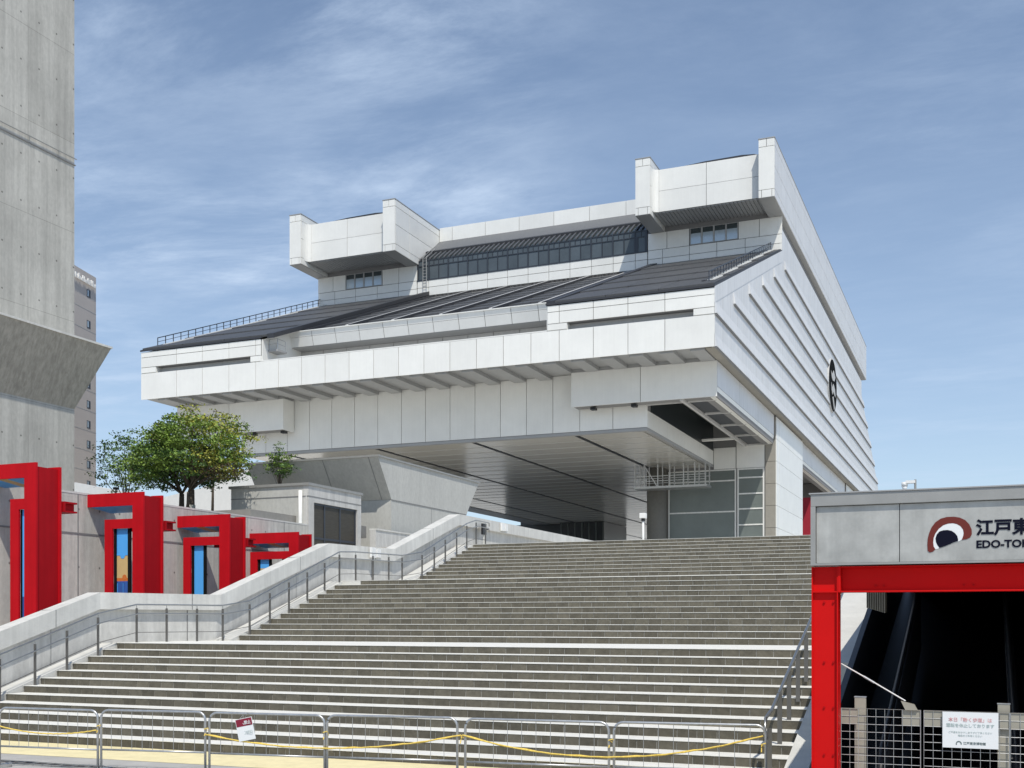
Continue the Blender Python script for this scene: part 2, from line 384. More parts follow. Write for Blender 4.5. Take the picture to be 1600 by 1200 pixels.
# ================================================================== SETTING
PZ = 5.25
MB().poly([(-4000,-600,0),(4000,-600,0),(4000,6000,0),(-4000,6000,0)], [(0,1,2,3)]).build('ground', 'ground', kind='structure')
MB().box(-150, 90, 39.6, 700, 5.0, PZ).build('plaza', 'plaza', kind='structure')
MB().poly([(-19.8,16.64,0.004),(-19.8,14.95,0.004),(-2.6,15.35,0.004),(-2.6,16.64,0.004)], [(0,1,2,3)]).build('yellow_pavement', 'yellow_pave', kind='structure')
MB().box(-26, -20.75, 17, 60, 0.0, 2.2).build('alley', 'alley', kind='structure')
MB().box(-90, -26.6, 17.0, 39.55, 0.0, 6.15).build('upper_terrace', 'alley', kind='structure')

# drain grating in the pavement before the stairs
gr = thing('drain_grating', (-13, 14.2, 0), 'narrow steel drain grating set in pale paving behind the crowd barriers', 'drain')
m1 = MB()
for i in range(58):
    x = -19.2 + i*0.28; m1.box(x, x+0.025, 14.05, 14.25, 0.006, 0.018)
m1.box(-19.3, -2.9, 14.02, 14.05, 0.005, 0.02); m1.box(-19.3, -2.9, 14.25, 14.28, 0.005, 0.02)
m1.build('grate', 'trim_steel', gr)
MB().box(-19.3, -2.9, 14.05, 14.25, 0.001, 0.005).build('channel', 'black', gr)

# ================================================================== STAIRCASE
H, T = 0.15, 0.49208
st = thing('staircase', (-11, 22.07, 0), 'wide outdoor staircase of grey tiled risers with pale treads rising to the plaza', 'stairs')
# steps: (nosing v, nosing z, left u)
steps = []
for i in range(11, -1, -1): steps.append((22.074 - i*T, 1.8 - i*H, -19.85))
for j in range(1, 13): steps.append((25.618 + (j-1)*T, 1.8 + j*H, -18.8))
for j in range(1, 12): steps.append((34.57 + (j-1)*T, 3.6 + j*H, -18.15))
UR = -2.70
tile_n = 0
stuff = MB()
rr = random.Random(3)
for k, (v, z, ul) in enumerate(steps):
    nxt = steps[k+1][0] if k+1 < len(steps) else 39.75
    ulb = ul
    piece('step', 'grout', st, ul+0.01, UR-0.01, v+0.02, nxt+0.03, z-0.15, z-0.012)
    piece('tread', 'tread', st, ul, UR, v, nxt+0.018, z-0.010, z)
    off = rr.choice([0, 0.11, 0.22]) + (k % 3)*0.05
    x = ul + 0.01
    first = True
    w = 0.33
    while x < UR - 0.02:
        x1 = min(x + (w - off if first else w), UR - 0.01); first = False
        if x1 - x > 0.03:
            jv = rr.uniform(0.002, 0.007)
            if tile_n < 300:
                piece('tile', 'tile', st, round(x+0.008,3), round(x1-0.008,3), v+0.008, v+0.03, z-0.149, z-0.014); tile_n += 1
            else:
                stuff.box(x+0.008, x1-0.008, v+0.014-jv, v+0.03, z-0.149, z-0.014)
        x = x1
stuff.build('tile_courses', 'tile', st, kind='stuff')
# landings under the treads are covered by the deep treads; solid mass below
mass = MB()
mass.prism([(16.70,0.0),(22.09,1.62),(25.65,1.62),(31.05,3.42),(34.6,3.42),(39.6,5.05),(39.6,0.0)], -18.2, UR-0.05, 'X')
mass.build('stair_mass', 'grout', st)
# sloping curbs at both ends
def curb(u0, u1, v0, z0, v1, z1, up):
    return MB().prism([(v0, z0-0.5),(v0,z0+up),(v1,z1+up),(v1,z1-0.9)], u0, u1, 'X')
curb(-20.32, -19.86, 16.4, 0.10, 22.07, 1.8, -0.02).build('curb', 'curb', st)
MB().box(-20.32, -19.86, 22.07, 25.5, 1.0, 1.80).build('curb', 'curb', st)
curb(-19.32, -18.81, 25.3, 1.86, 31.03, 3.6, -0.02).build('curb', 'curb', st)
MB().prism([(-20.4,22.12),(-19.86,22.12),(-18.8,25.64),(-19.4,25.64)], 1.3, 1.785, 'Z').build('curb', 'curb', st)
MB().box(-19.32, -18.15, 31.03, 34.57, 3.0, 3.585).build('curb', 'curb', st)
curb(-18.82, -18.16, 34.4, 3.66, 39.5, 5.25, -0.02).build('curb', 'curb', st)
curb(UR+0.005, -2.35, 16.0, -0.02, 22.07, 1.8, 0.04).build('curb', 'curb', st)
MB().prism([(22.07,0),(22.07,1.84),(25.6,1.84),(31.03,3.64),(34.6,3.64),(39.6,5.29),(39.6,0)], UR+0.005, -2.35, 'X').build('curb', 'curb', st)

# ------------------------------------------------------------------ left parapet wall
pw = thing('parapet_wall', (-20.3, 22, 0), 'pale concrete parapet wall with thick coping climbing beside the left end of the stairs', 'wall')
plan = [(-20.3,14.0,0.62),(-20.3,22.0,3.05),(-19.3,25.5,3.05),(-19.3,31.05,4.80),(-18.8,34.45,4.80),(-18.8,39.68,6.45),(-18.8,75,6.45)]
def offset_pts(o):
    # plan corners shifted outward (towards -u) by o, mitred roughly
    out = []
    for i,(u,v,z) in enumerate(plan):
        ds = []
        for a,b in ((i-1,i),(i,i+1)):
            if a>=0 and b<len(plan):
                d = Vector((plan[b][0]-plan[a][0], plan[b][1]-plan[a][1])).normalized(); ds.append(Vector((-d.y, d.x)))
        n = sum(ds, Vector((0,0))).normalized(); c = n.dot(ds[0])
        out.append((u + n.x*o/c, v + n.y*o/c))
    return out
inn, inn_w, outw = offset_pts(0.0), offset_pts(0.16), offset_pts(0.46)
cop = MB(); bod = MB()
for i in range(len(plan)-1):
    z0, z1 = plan[i][2], plan[i+1][2]
    a, b, c, d = inn[i], inn[i+1], outw[i+1], outw[i]
    ch = 0.03
    cop.hexa([(*a,z0-0.42),(*b,z1-0.42),(*c,z1-0.42),(*d,z0-0.42)], [(*a,z0),(*b,z1),(*c,z1),(*d,z0)])
    a, b = inn_w[i], inn_w[i+1]
    c, d = offset_pts(0.42)[i+1], offset_pts(0.42)[i]
    bod.hexa([(*a,-0.1),(*b,-0.1),(*c,-0.1),(*d,-0.1)], [(*a,z0-0.42),(*b,z1-0.42),(*c,z1-0.42),(*d,z0-0.42)])
cop.build('coping', 'coping', pw)
bod.build('wall_body', 'parapet', pw)
# movement joints in the coping
for (u, v, z) in [(-20.3,20.55,2.60),(-19.55,24.6,3.05),(-19.3,29.4,4.28),(-18.95,33.4,4.80),(-18.8,37.4,5.73)]:
    MB().box(u-0.46, u+0.004, v-0.009, v+0.009, z-0.41, z+0.004).build('movement_joint', 'joint', pw)
    MB().box(u-0.40, u-0.156, v-0.009, v+0.009, z-1.5, z-0.43).build('movement_joint', 'joint', pw)
# small white numbered sign plates on the coping
for (u, v, z) in [(-18.97,33.3,4.80),(-18.78,43.9,6.45)]:
    t = thing('wall_light', (u, v, z-0.3), 'small white box light fixed on the parapet coping at the ' + ('second landing' if v<40 else 'top of the stairs'), 'light', 'white box lights on the parapet coping')
    MB().box(u+0.005, u+0.09, v-0.28, v+0.02, z-0.36, z-0.02).build('casing', 'white_wall', t)
    MB().box(u+0.005, u+0.11, v+0.06, v+0.30, z-0.34, z-0.06).build('lens', 'white_wall', t)
# dark board on a post at the head of the stairs
t = thing('notice_board', (-18.55, 41.6, PZ), 'slim black upright board against the parapet at the head of the stairs', 'board')
MB().box(-18.66, -18.58, 41.4, 41.75, 5.78, 6.22).build('board', 'black', t)
MB().bar((-18.62,41.75,6.02),(-18.62,42.0,6.02),0.04,0.04).build('bracket', 'black', t)
MB().tube([(-18.62,41.57,PZ),(-18.62,41.57,5.8)],0.03).build('post', 'curb', t)
# pale blue glass strip behind the parapet
t = thing('glass_balustrade', (-19.6, 42, 6.3), 'pale blue glass strip standing behind the parapet at the head of the stairs', 'balustrade')
for i in range(4):
    MB().box(-19.62, -19.6, 42.0+i*1.2, 43.16+i*1.2, 6.2, 6.55).build('glass_pane', 'pale_blue', t)
MB().box(-19.64, -19.58, 42.0, 46.8, 6.55, 6.57).build('rail', 'stainless', t)

# ------------------------------------------------------------------ left handrail
def stair_z(v):
    pts = [(14,0.0),(16.2,0.0),(22.07,1.8),(25.6,1.8),(31.03,3.6),(34.57,3.6),(39.49,5.25),(60,5.25)]
    for (a,b),(c,d) in zip(pts[:-1],pts[1:]):
        if a <= v <= c: return b + (d-b)*(v-a)/(c-a)
    return 0.0
hr = thing('handrail', (-19.6, 22, 0), 'double stainless handrail on dark posts following the left parapet up the stairs', 'handrail')
posts = [(-19.72,17.35),(-19.72,18.35),(-19.72,19.34),(-19.72,20.3),(-19.72,21.3),(-19.68,22.6),(-19.45,23.45),(-19.2,24.35),(-18.98,25.15),
         (-18.72,26.0),(-18.75,27.0),(-18.78,28.0),(-18.8,29.0),(-18.82,30.0),(-18.84,30.9),(-18.75,31.75),(-18.6,32.6),(-18.45,33.4),(-18.32,34.1),
         (-18.02,35.0),(-18.05,36.0),(-18.08,36.95),(-18.1,37.95),(-18.13,38.9),(-18.15,39.8),(-18.18,40.75)]
top = []; mid = []; low = []
for i,(u,v) in enumerate(posts):
    z = stair_z(v) ; zf = math.floor(z/0.15+0.5)*0.15 if not (22.07<v<25.5 or 31.1<v<34.4 or v>39.5) else z
    zf = min(zf, z)
    MB().box(u-0.022, u+0.022, v-0.02, v+0.02, zf, z+0.86).build('post', 'post', hr)
    MB().tube([(u,v,z+0.86),(u,v,z+0.93)],0.010,6).build('bracket', 'stainless', hr)
    top.append((u,v,z+0.95)); mid.append((u+0.06,v,z+0.72)); low.append((u,v,z+0.25))
# bend points at the changes of slope
def with_ends(l, dz):
    out = list(l)
    out.append((-18.18, 41.1, PZ+dz)); out.append((-18.18, 41.12, PZ+dz-0.14))
    return out
MB().tube(with_ends(top,0.95),0.019).build('rail', 'stainless', hr, smooth=True)
MB().tube(with_ends(mid,0.72),0.016).build('rail', 'stainless', hr, smooth=True)
MB().tube(low,0.009,6).build('lower_rail', 'post', hr, smooth=True)

# ------------------------------------------------------------------ right handrail
hr2 = thing('handrail', (-3.05, 17, 0), 'single blue-grey tube handrail on flat posts up the right edge of the stairs', 'handrail')
MB().tube([(-2.98,16.85,0.62),(-2.98,16.72,0.72),(-2.98,16.8,0.93),(-2.96,17.2,1.03),(-2.92,20.7,2.28),(-2.92,22.1,2.75),(-2.92,25.4,2.75),(-2.92,31,4.5)],0.026,10).build('rail', 'stainless', hr2, smooth=True)
for v in (16.85,17.75,18.65,19.6,20.55,21.6):
    z = stair_z(v)
    MB().box(-2.97, -2.90, v-0.012, v+0.012, z-0.06, z+0.78 if v>16.9 else 0.78).build('post', 'post', hr2)

# ================================================================== MUSEUM
U0, U1 = -21.4, -83.2
V0, VB, VF, V1 = 96.2, 131.0, 221.0, 256.0
mu = thing('museum_building', (-52.3, 176, PZ), 'huge white panelled museum raised on columns with dark sloping roofs and two cantilevered end boxes', 'museum')
body = MB()
ZL, ZB = 28.55, 25.8
# main slab carrying the lower band
MB().box(U1, U0-0.02, V0+0.12, V1, 26.0, ZL-0.02).build('floor_slab', 'joint', mu)
RS = 0.388
def rz(v, off=0.0): return 30.86 + RS*(v-V0) + off
# corner blocks with a long slit
def block(a, b, sa, sb):
    MB().prism([(V0+0.9,ZL),(V0+0.9,29.16),(V0+0.12,29.16),(V0+0.12,30.78),(VB,rz(VB)-0.10),(VB,ZL)], a, b, 'X').build('roof_mass', 'joint', mu)
    MB().box(a, sa, V0+0.12, V0+0.92, ZL, 29.17).build('slit_cheek', 'white', mu); MB().box(sb, b, V0+0.12, V0+0.92, ZL, 29.17).build('slit_cheek', 'white', mu)
    MB().box(sa, sb, V0+0.78, V0+0.88, ZL+0.001, 29.15).build('slit_lining', 'recess', mu)
block(-36.77, U0-0.02, -34.85, -23.28)
block(U1, -67.9, -81.2, -69.2)
us_r = [-36.77,-35.61,-32.36,-29.14,-25.79,-21.40]
us_l = [-83.2,-78.5,-75.17,-71.83,-68.53,-67.9]
grid_panels(mu, 'white', [-83.2,-78.5,-75.17,-71.83]+[ -68.53+2.742*i for i in range(0,12)]+[-35.61,-32.36,-29.14,-25.79,-21.40], [25.75, 28.55], V0)
for us, sa, sb in ((us_r,-34.85,-23.28),(us_l,-81.2,-69.2)):
    grid_panels(mu, 'white', us, [29.18,30.25], V0)
    grid_panels(mu, 'white', us, [30.25,30.84], V0)
    grid_panels(mu, 'white', [us[0] if us is us_r else -83.2, sa], [28.58,29.18], V0)
    grid_panels(mu, 'white', [sb, us[-1] if us is us_r else -67.9], [28.58,29.18], V0)
# thin dark eaves edge on top of the corner blocks
for a, b in ((-36.9,U0+0.02),(U1-0.05,-67.8)):
    MB().prism([(V0-0.08,30.88),(V0-0.08,31.06),(VB,rz(VB)+0.14),(VB,rz(VB)-0.05)], a, b, 'X').build('roof_edge', 'roof_dark', mu)
# centre: ledge, recessed wall, leaning fascia
MB().prism([(103.6,ZL),(103.6,31.08),(101.75,31.08),(101.3,32.4),(101.6,32.3),(VB,rz(VB,-0.75)),(VB,ZL)], -67.9, -36.77, 'X').build('roof_mass', 'joint', mu)
MB().box(-67.88, -36.8, V0+0.12, 103.6, 28.0, ZL+0.02).build('ledge', 'recess', mu)
MB().box(-67.9, -36.8, V0+0.02, V0+0.3, ZL, ZL+0.10).build('ledge_trim', 'white', mu)
cs = rng(-67.9,-36.8,11)
for a,b in zip(cs[:-1],cs[1:]):
    MB().prism([(101.55,31.10),(101.62,31.10),(101.33,32.04),(101.26,32.04)], a+0.03, b-0.03, 'X').build('fascia_panel', 'white', mu)
    MB().prism([(101.25,32.07),(101.32,32.07),(101.18,32.56),(101.1,32.56)], a+0.03, b-0.03, 'X').build('fascia_panel', 'white', mu)
    piece('panel', 'recess', mu, a+0.03, b-0.03, 103.48, 103.58, 28.6, 31.02)  # grey instead of white: the overhang's shade is put into the wall colour
MB().box(-67.9,-36.8,101.62,103.55,31.04,31.08).build('fascia_soffit', 'soffit_grey', mu)
MB().box(-67.9,-36.8,101.0,101.5,32.56,32.64).build('fascia_cap', 'white', mu)
# cheeks where the corner blocks step back
MB().prism([(V0+0.14,ZL),(V0+0.14,30.8),(103.4,rz(103.4)-0.12),(103.4,ZL)], -67.88, -67.80, 'X').build('cheek', 'white', mu)
MB().prism([(V0+0.14,ZL),(V0+0.14,30.8),(103.4,rz(103.4)-0.12),(103.4,ZL)], -36.87, -36.79, 'X').build('cheek', 'white', mu)
# little service platform at the left cheek
sp_ = MB().box(-67.78,-66.6,97.3,98.9,29.75,29.95); sp_.build('service_platform', 'soffit_grey', mu)
rl = MB()
for (x,y) in ((-67.7,97.4),(-66.7,97.4),(-66.7,98.8),(-67.7,98.8)): rl.tube([(x,y,29.95),(x,y,31.0)],0.04,5)
for z in (30.5,31.0): rl.tube([(-67.7,97.4,z),(-66.7,97.4,z),(-66.7,98.8,z)],0.035,5)
rl.build('platform_rail', 'galv', mu)
# roof panels: rows up the slope
def roof_rows(a, b, off, v0, rows, cols):
    for i in range(rows):
        va = v0 + (VB-0.05-v0)*i/rows; vb = v0 + (VB-0.05-v0)*(i+1)/rows
        for j in range(cols):
            xa = a+(b-a)*j/cols; xb = a+(b-a)*(j+1)/cols
            MB().prism([(va,rz(va,off)),(va,rz(va,off)+0.22),(vb,rz(vb,off)+0.10),(vb,rz(vb,off)-0.02)], xa+0.03, xb-0.03, 'X').build('roof_panel', 'roof', mu)
roof_rows(-36.1, U0-0.1, 0.16, V0+0.1, 5, 3)
roof_rows(U1+0.1, -67.2, 0.16, V0+0.1, 5, 3)
roof_rows(-66.6, -36.9, -0.45, 101.6, 9, 6)
# step edges beside the centre roof and the raised ribs
for u in (-36.9,-67.2):
    MB().prism([(V0+0.1,rz(V0+0.1)-0.05),(V0+0.1,rz(V0+0.1)+0.42),(VB,rz(VB)+0.42),(VB,rz(VB)-0.05)], u, u+0.8, 'X').build('roof_upstand', 'roof_dark', mu)
for u in (-66.3,-61.0,-55.6,-50.2,-44.8,-39.6):
    if u > -66: MB().prism([(101.2,rz(101.2,-0.5)),(101.2,rz(101.2,-0.02)),(130.9,rz(130.9,-0.08)),(130.9,rz(130.9,-0.5))], u, u+0.34, 'X').build('roof_rib', 'recess', mu)
    MB().prism([(101.2,rz(101.2,-0.5)),(101.2,rz(101.2,-0.01)),(130.9,rz(130.9,-0.07)),(130.9,rz(130.9,-0.5))], u+0.343, u+0.62, 'X').build('rib_edge', 'roof_dark', mu)
# rear half of the great roof
MB().prism([(VB,ZL),(VB,44.3),(VF,44.3),(V1,30.8),(V1,ZL)], U1, U0-0.02, 'X').build('roof_mass', 'joint', mu)
MB().prism([(VF,44.3),(VF,44.5),(V1+0.1,31.0),(V1+0.1,30.8)], U1, U0-0.1, 'X').build('roof_mass', 'roof', mu)
# side wall (right) flat sheet and clapboard wedges
def side_poly(z0):
    return [(V0+0.11,25.78),(V0+0.11,30.84),(VB+0.12,44.36),(VB+0.12,46.84),(VF,46.84),(VF,44.38),(V1,30.86),(V1,25.75)]
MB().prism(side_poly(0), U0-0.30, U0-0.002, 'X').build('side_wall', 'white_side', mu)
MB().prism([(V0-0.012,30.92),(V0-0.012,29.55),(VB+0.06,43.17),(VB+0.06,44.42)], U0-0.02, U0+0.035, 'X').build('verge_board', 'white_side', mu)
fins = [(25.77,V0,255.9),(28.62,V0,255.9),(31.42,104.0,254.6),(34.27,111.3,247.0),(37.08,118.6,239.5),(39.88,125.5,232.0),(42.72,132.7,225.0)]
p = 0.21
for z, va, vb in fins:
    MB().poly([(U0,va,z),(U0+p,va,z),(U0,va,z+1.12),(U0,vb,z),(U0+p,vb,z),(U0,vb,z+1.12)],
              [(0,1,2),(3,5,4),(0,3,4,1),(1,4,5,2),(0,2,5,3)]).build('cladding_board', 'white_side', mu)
    MB().box(U0-0.01,U0+p-0.05,va+0.05,vb-0.05,z-0.13,z-0.004).build('board_shade_strip', 'joint', mu)  # solid dark strip painting in the shade beneath each board
# fine vertical joints of the side cladding
for i in range(50):
    v = V0 + 3.2*(i+1)
    zt = min(rz(v)-1.4, 46.5, 30.86+RS*(V1-v)-0.3)
    if zt > 26.5: piece('panel_joint', 'recess', mu, U0-0.01, U0+0.004, v-0.015, v+0.015, 25.9, round(zt,1))
# emblem on the side wall
EM = Vector((U0+0.45, 175.8, 37.5))
def disc(cx, cy, cz, ry, rz_, x0, x1, n=48):
    return MB().prism([(cy+ry*math.cos(2*math.pi*i/n), cz+rz_*math.sin(2*math.pi*i/n)) for i in range(n)], x0, x1, 'X')
em = disc(0, EM.y, EM.z, 4.72, 3.96, U0-0.1, U0+0.22).build('emblem_rim', 'recess', mu)
em2 = disc(0, EM.y, EM.z, 4.58, 3.84, U0+0.22, U0+0.25).build('emblem', 'matt_black', mu)
mk = MB()
mk.prism([(173.2,39.3),(174.8,39.0),(176.4,39.9),(178.4,39.2),(177.2,38.4),(175.4,38.2),(174.2,38.4)], U0+0.25, U0+0.30, 'X')
mk.prism([(173.6,37.6),(175.3,37.0),(176.1,37.8),(177.9,37.3),(178.6,36.2),(177.4,36.3),(176.2,36.7),(175.0,36.0),(174.0,36.5)], U0+0.25, U0+0.30, 'X')
mk.prism([(174.9,35.6),(176.0,35.9),(177.6,34.4),(177.0,34.0)], U0+0.25, U0+0.30, 'X')
mk.build('emblem_motif', 'recess', em2)

# upper storey front wall (v = 131)
MB().box(U1, U0-0.4, VB+0.12, VF, 44.0, 48.38).build('upper_storey', 'joint', mu)
def wall_panels(us, zs, skip=()):
    for i,(a,b) in enumerate(zip(us[:-1],us[1:])):
        for j,(c,d) in enumerate(zip(zs[:-1],zs[1:])):
            if (i,j) in skip: continue
            piece('panel', 'white', mu, a+0.03, b-0.03, VB, VB+0.10, c+0.03, d-0.03)
# right bay with ribbon of four windows
zs3 = [44.2,45.3,46.35]
wall_panels([-37.2,-35.4,-32.15,-28.9,-25.6,U0], zs3)
piece('panel','white',mu,-37.17,-34.9,VB,VB+0.1,46.38,48.36); piece('panel','white',mu,-34.84,-32.2,VB,VB+0.1,46.38,48.36)
piece('panel','white',mu,-26.35,-24.0,VB,VB+0.1,46.38,48.36); piece('panel','white',mu,-23.94,U0,VB,VB+0.1,46.38,48.36)
wall_panels([U1,-80.6,-77.4,-74.1,-70.9,-68.2], zs3)
piece('panel','white',mu,U1,-80.9,VB,VB+0.1,46.38,48.36); piece('panel','white',mu,-80.84,-78.95,VB,VB+0.1,46.38,48.36)
piece('panel','white',mu,-73.3,-70.9,VB,VB+0.1,46.38,48.36); piece('panel','white',mu,-70.84,-68.2,VB,VB+0.1,46.38,48.36)
def ribbon(a, b):
    w = (b-a)/4
    for i in range(4):
        x0, x1 = a+i*w, a+(i+1)*w
        f = MB(); f.box(x0,x0+0.10,VB-0.02,VB+0.12,46.4,48.4); f.box(x1-0.10,x1,VB-0.02,VB+0.12,46.4,48.4)
        f.box(x0+0.1,x1-0.1,VB-0.02,VB+0.12,46.4,46.48); f.box(x0+0.1,x1-0.1,VB-0.02,VB+0.12,48.30,48.38)
        w_ = f.build('window', 'soffit_grey', mu)
        MB().box(x0+0.1,x1-0.1,VB+0.03,VB+0.08,46.48,47.72).build('pane', 'glass_pale', w_)
        MB().box(x0+0.1,x1-0.1,VB+0.06,VB+0.10,47.72,48.30).build('blind', 'glass', w_)
ribbon(-32.1,-26.4); ribbon(-78.9,-73.35)
# centre: low wall then glazing bays
wall_panels([-68.14]+[-66.5+2.774*i for i in range(0,11)]+[-37.26], [43.4,45.35,46.25])
MB().box(-68.2,-37.2,VB-0.05,VB+0.14,46.22,46.38).build('glazing_sill', 'frame_dark', mu)
bays = [-68.0]+[-66.45+2.764*i for i in range(0,11)]+[-37.25]
for i,(a,b) in enumerate(zip(bays[:-1],bays[1:])):
    f = MB(); wbar = 0.16
    f.box(a-wbar/2,a+wbar/2,VB-0.04,VB+0.14,46.38,48.9)
    f.box(a+wbar/2,b-wbar/2,VB-0.02,VB+0.12,48.1,48.2)
    f.box(a+wbar/2,b-wbar/2,VB-0.02,VB+0.12,48.8,48.9)
    n = 2 if b-a > 2 else 1
    for k in range(1,n): f.box((a+b)/2-0.04,(a+b)/2+0.04,VB-0.02,VB+0.12,46.38,48.1)
    for k in range(1,2*n): x=a+(b-a)*k/(2*n); f.box(x-0.03,x+0.03,VB-0.02,VB+0.12,48.2,48.8)
    if i == len(bays)-2: f.box(b-0.3,b,VB-0.04,VB+0.14,46.38,48.9); f.box(a+0.08,a+0.4,VB-0.03,VB+0.13,46.38,48.1)
    wn_ = f.build('window', 'frame_dark', mu)
    for k in range(n): piece('pane', 'glass_blue', wn_, a+(b-a)*k/n+0.06, a+(b-a)*(k+1)/n-0.06, VB+0.05, VB+0.09, 46.38, 48.1)
    for k in range(2*n): piece('pane', 'glass_blue', wn_, a+(b-a)*k/(2*n)+0.04, a+(b-a)*(k+1)/(2*n)-0.04, VB+0.05, VB+0.09, 48.2, 48.8)
# slope between the boxes: louvres over the glazing, plain metal above, ridge beam
MB().prism([(VB+0.2,48.0),(VB+0.1,48.85),(137.05,53.25),(215,53.25),(215,48)], -67.95, -37.0, 'X').build('upper_roof', 'roof_mid', mu)
lv = MB()
x = -67.8
while x < -37.4:
    lv.hexa([(x,VB-0.05,48.92),(x+0.22,VB-0.05,48.92),(x+0.22,133.0,50.32),(x,133.0,50.32)],
            [(x,VB-0.05,49.10),(x+0.22,VB-0.05,49.10),(x+0.22,133.0,50.50),(x,133.0,50.50)]); x += 0.69
lv.build('louvre_ribs', 'roof_rib_grey', mu, kind='stuff')
MB().prism([(131.2,48.98),(131.2,49.03),(132.9,50.25),(132.9,50.2)], -67.9,-37.1,'X').build('louvre_shade', 'glass', mu)
MB().prism([(133.0,50.2),(132.9,50.62),(133.4,50.9),(133.5,50.55)], -67.9,-37.1,'X').build('gutter', 'roof_dark', mu)
MB().box(-67.9,-36.9,137.1,138.2,53.0,55.0).build('ridge_beam', 'joint', mu)
for a,b in zip([-67.9,-66.0]+[-66.0+4.85*i for i in range(1,6)],[-66.0]+[-66.0+4.85*i for i in range(1,6)]+[-36.9]):
    piece('panel','white',mu,a+0.03,b-0.03,137.0,137.1,53.22,55.05)
# ladder on the left of the glazing
ld = MB()
for x in (-67.2,-66.7): ld.tube([(x,VB-0.25,45.2),(x,VB-0.25,49.2),(x,133.2,51.0)],0.05,5)
for i in range(10): ld.tube([(-67.2,VB-0.25,45.5+0.4*i),(-66.7,VB-0.25,45.5+0.4*i)],0.03,4)
ld.build('ladder', 'soffit_grey', mu)

# cantilevered end boxes (they run the whole length as roof beams)
VH, VE = 124.6, 227.4
def roof_box(a, b):     # a<b, beams at both edges
    for (x0,x1) in ((a,a+1.76),(b-1.76,b)):
        MB().box(x0+0.08,x1-0.08,VH+0.1,VE,48.45,54.75).build('edge_beam', 'joint', mu)
        for zz in ((48.4,49.25),(49.25,53.95),(53.95,54.8)):
            if zz[0] == 49.25: grid_panels(mu,'white',[x0,x1],list(zz),VH)
            elif zz[0] < 49: grid_panels(mu,'white',[x0,x0+0.35,x1-0.3,x1],list(zz),VH)
            else: grid_panels(mu,'white',[x0,(x0+x1)/2,x1],list(zz),VH)
        vs = [VH+0.12, 128.5]+[128.5+9.0*i for i in range(1,11)]+[VE]
        for va,vb in zip(vs[:-1],vs[1:]):
            for zz in ((48.4,49.25),(49.25,51.7),(51.7,53.95),(53.95,54.8)):
                th=0.10
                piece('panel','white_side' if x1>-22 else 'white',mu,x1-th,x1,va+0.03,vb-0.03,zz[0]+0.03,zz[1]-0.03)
        MB().box(x0+0.02,x1-0.12,VH+0.05,VE,48.38,48.44).build('beam_soffit', 'soffit_grey', mu)
        MB().box(x0-0.03,x1+0.03,VH-0.04,VE,54.8,54.9).build('beam_cap', 'soffit_grey', mu)
    # recessed front band, soffit, roof
    xs = [a+1.76+0.6, (a+b)/2, b-1.76]
    for p0,p1 in zip(xs[:-1],xs[1:]):
        for zz in ((49.0,51.4),(51.4,53.85)): piece('panel','white',mu,p0+0.03,p1-0.03,126.1,126.2,zz[0]+0.02,zz[1]-0.02)
    c = MB()          # curved return at the left edge beam
    pr = [(a+1.76,125.2),(a+1.80,125.6),(a+1.95,125.9),(a+2.36,126.1),(a+2.36,126.2),(a+1.74,126.2)]
    c.prism(pr, 49.0, 53.85, 'Z'); c.build('curved_return', 'white', mu)
    MB().box(a+1.74,b-1.7,126.2,VE,49.0,53.8).build('box_mass', 'joint', mu)
    n = 28
    for i in range(n):
        x0 = a+1.8+(b-a-3.6)*i/n; x1 = a+1.8+(b-a-3.6)*(i+1)/n
        piece('soffit_slat','soffit_grey',mu,round(x0+0.02,3),round(x0+0.02+(b-a-3.6)/n-0.05,3),126.25,VB+0.1,48.90,48.99)
    MB().box(a+1.7,b-1.7,VB+0.05,VB+0.2,48.3,49.0).build('bulkhead','joint',mu)
    # dark low roof cap
    MB().prism([(a+3.6,53.8),(a+5.2,54.12),(a+7.5,54.28),(b-4.0,54.34),(b-2.6,54.22),(b-1.9,54.0),(b-1.9,53.8)], 126.8, VE-2, 'Y').build('roof_cap', 'roof_dark', mu)
roof_box(-36.88,-21.15)
roof_box(-83.5,-67.95)
# projecting end faces of the box seen on the left box's right side are the same beams; clerestory on the side wall
MB().box(U0-1.2,U0-0.9,VB+0.2,VF,46.8,48.4).build('clerestory_wall', 'tan', mu)
MB().box(U0-0.9,U0-0.8,145.0,201.0,46.9,48.3).build('clerestory_glass', 'glass', mu)
for i in range(28):
    piece('clerestory_mullion','recess',mu,U0-0.82,U0-0.74,145+2*i,145.25+2*i,46.9,48.3)
MB().box(U0-1.3,U0-0.02,VB+0.1,VF,46.85,46.9).build('ledge','white',mu)
MB().box(U0-0.6,U0-0.05,VB-0.02,VB+0.5,46.9,47.3).build('stop_end','white',mu)

# soffit and beams under the lower band
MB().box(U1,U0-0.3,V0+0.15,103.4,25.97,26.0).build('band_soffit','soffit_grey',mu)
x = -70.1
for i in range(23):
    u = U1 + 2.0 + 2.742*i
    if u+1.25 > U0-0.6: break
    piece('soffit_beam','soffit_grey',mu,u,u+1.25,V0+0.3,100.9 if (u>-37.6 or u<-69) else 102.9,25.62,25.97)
MB().box(U0-0.9,U0-0.02,V0+0.3,V1-0.3,25.72,25.97).build('side_soffit','tan',mu)
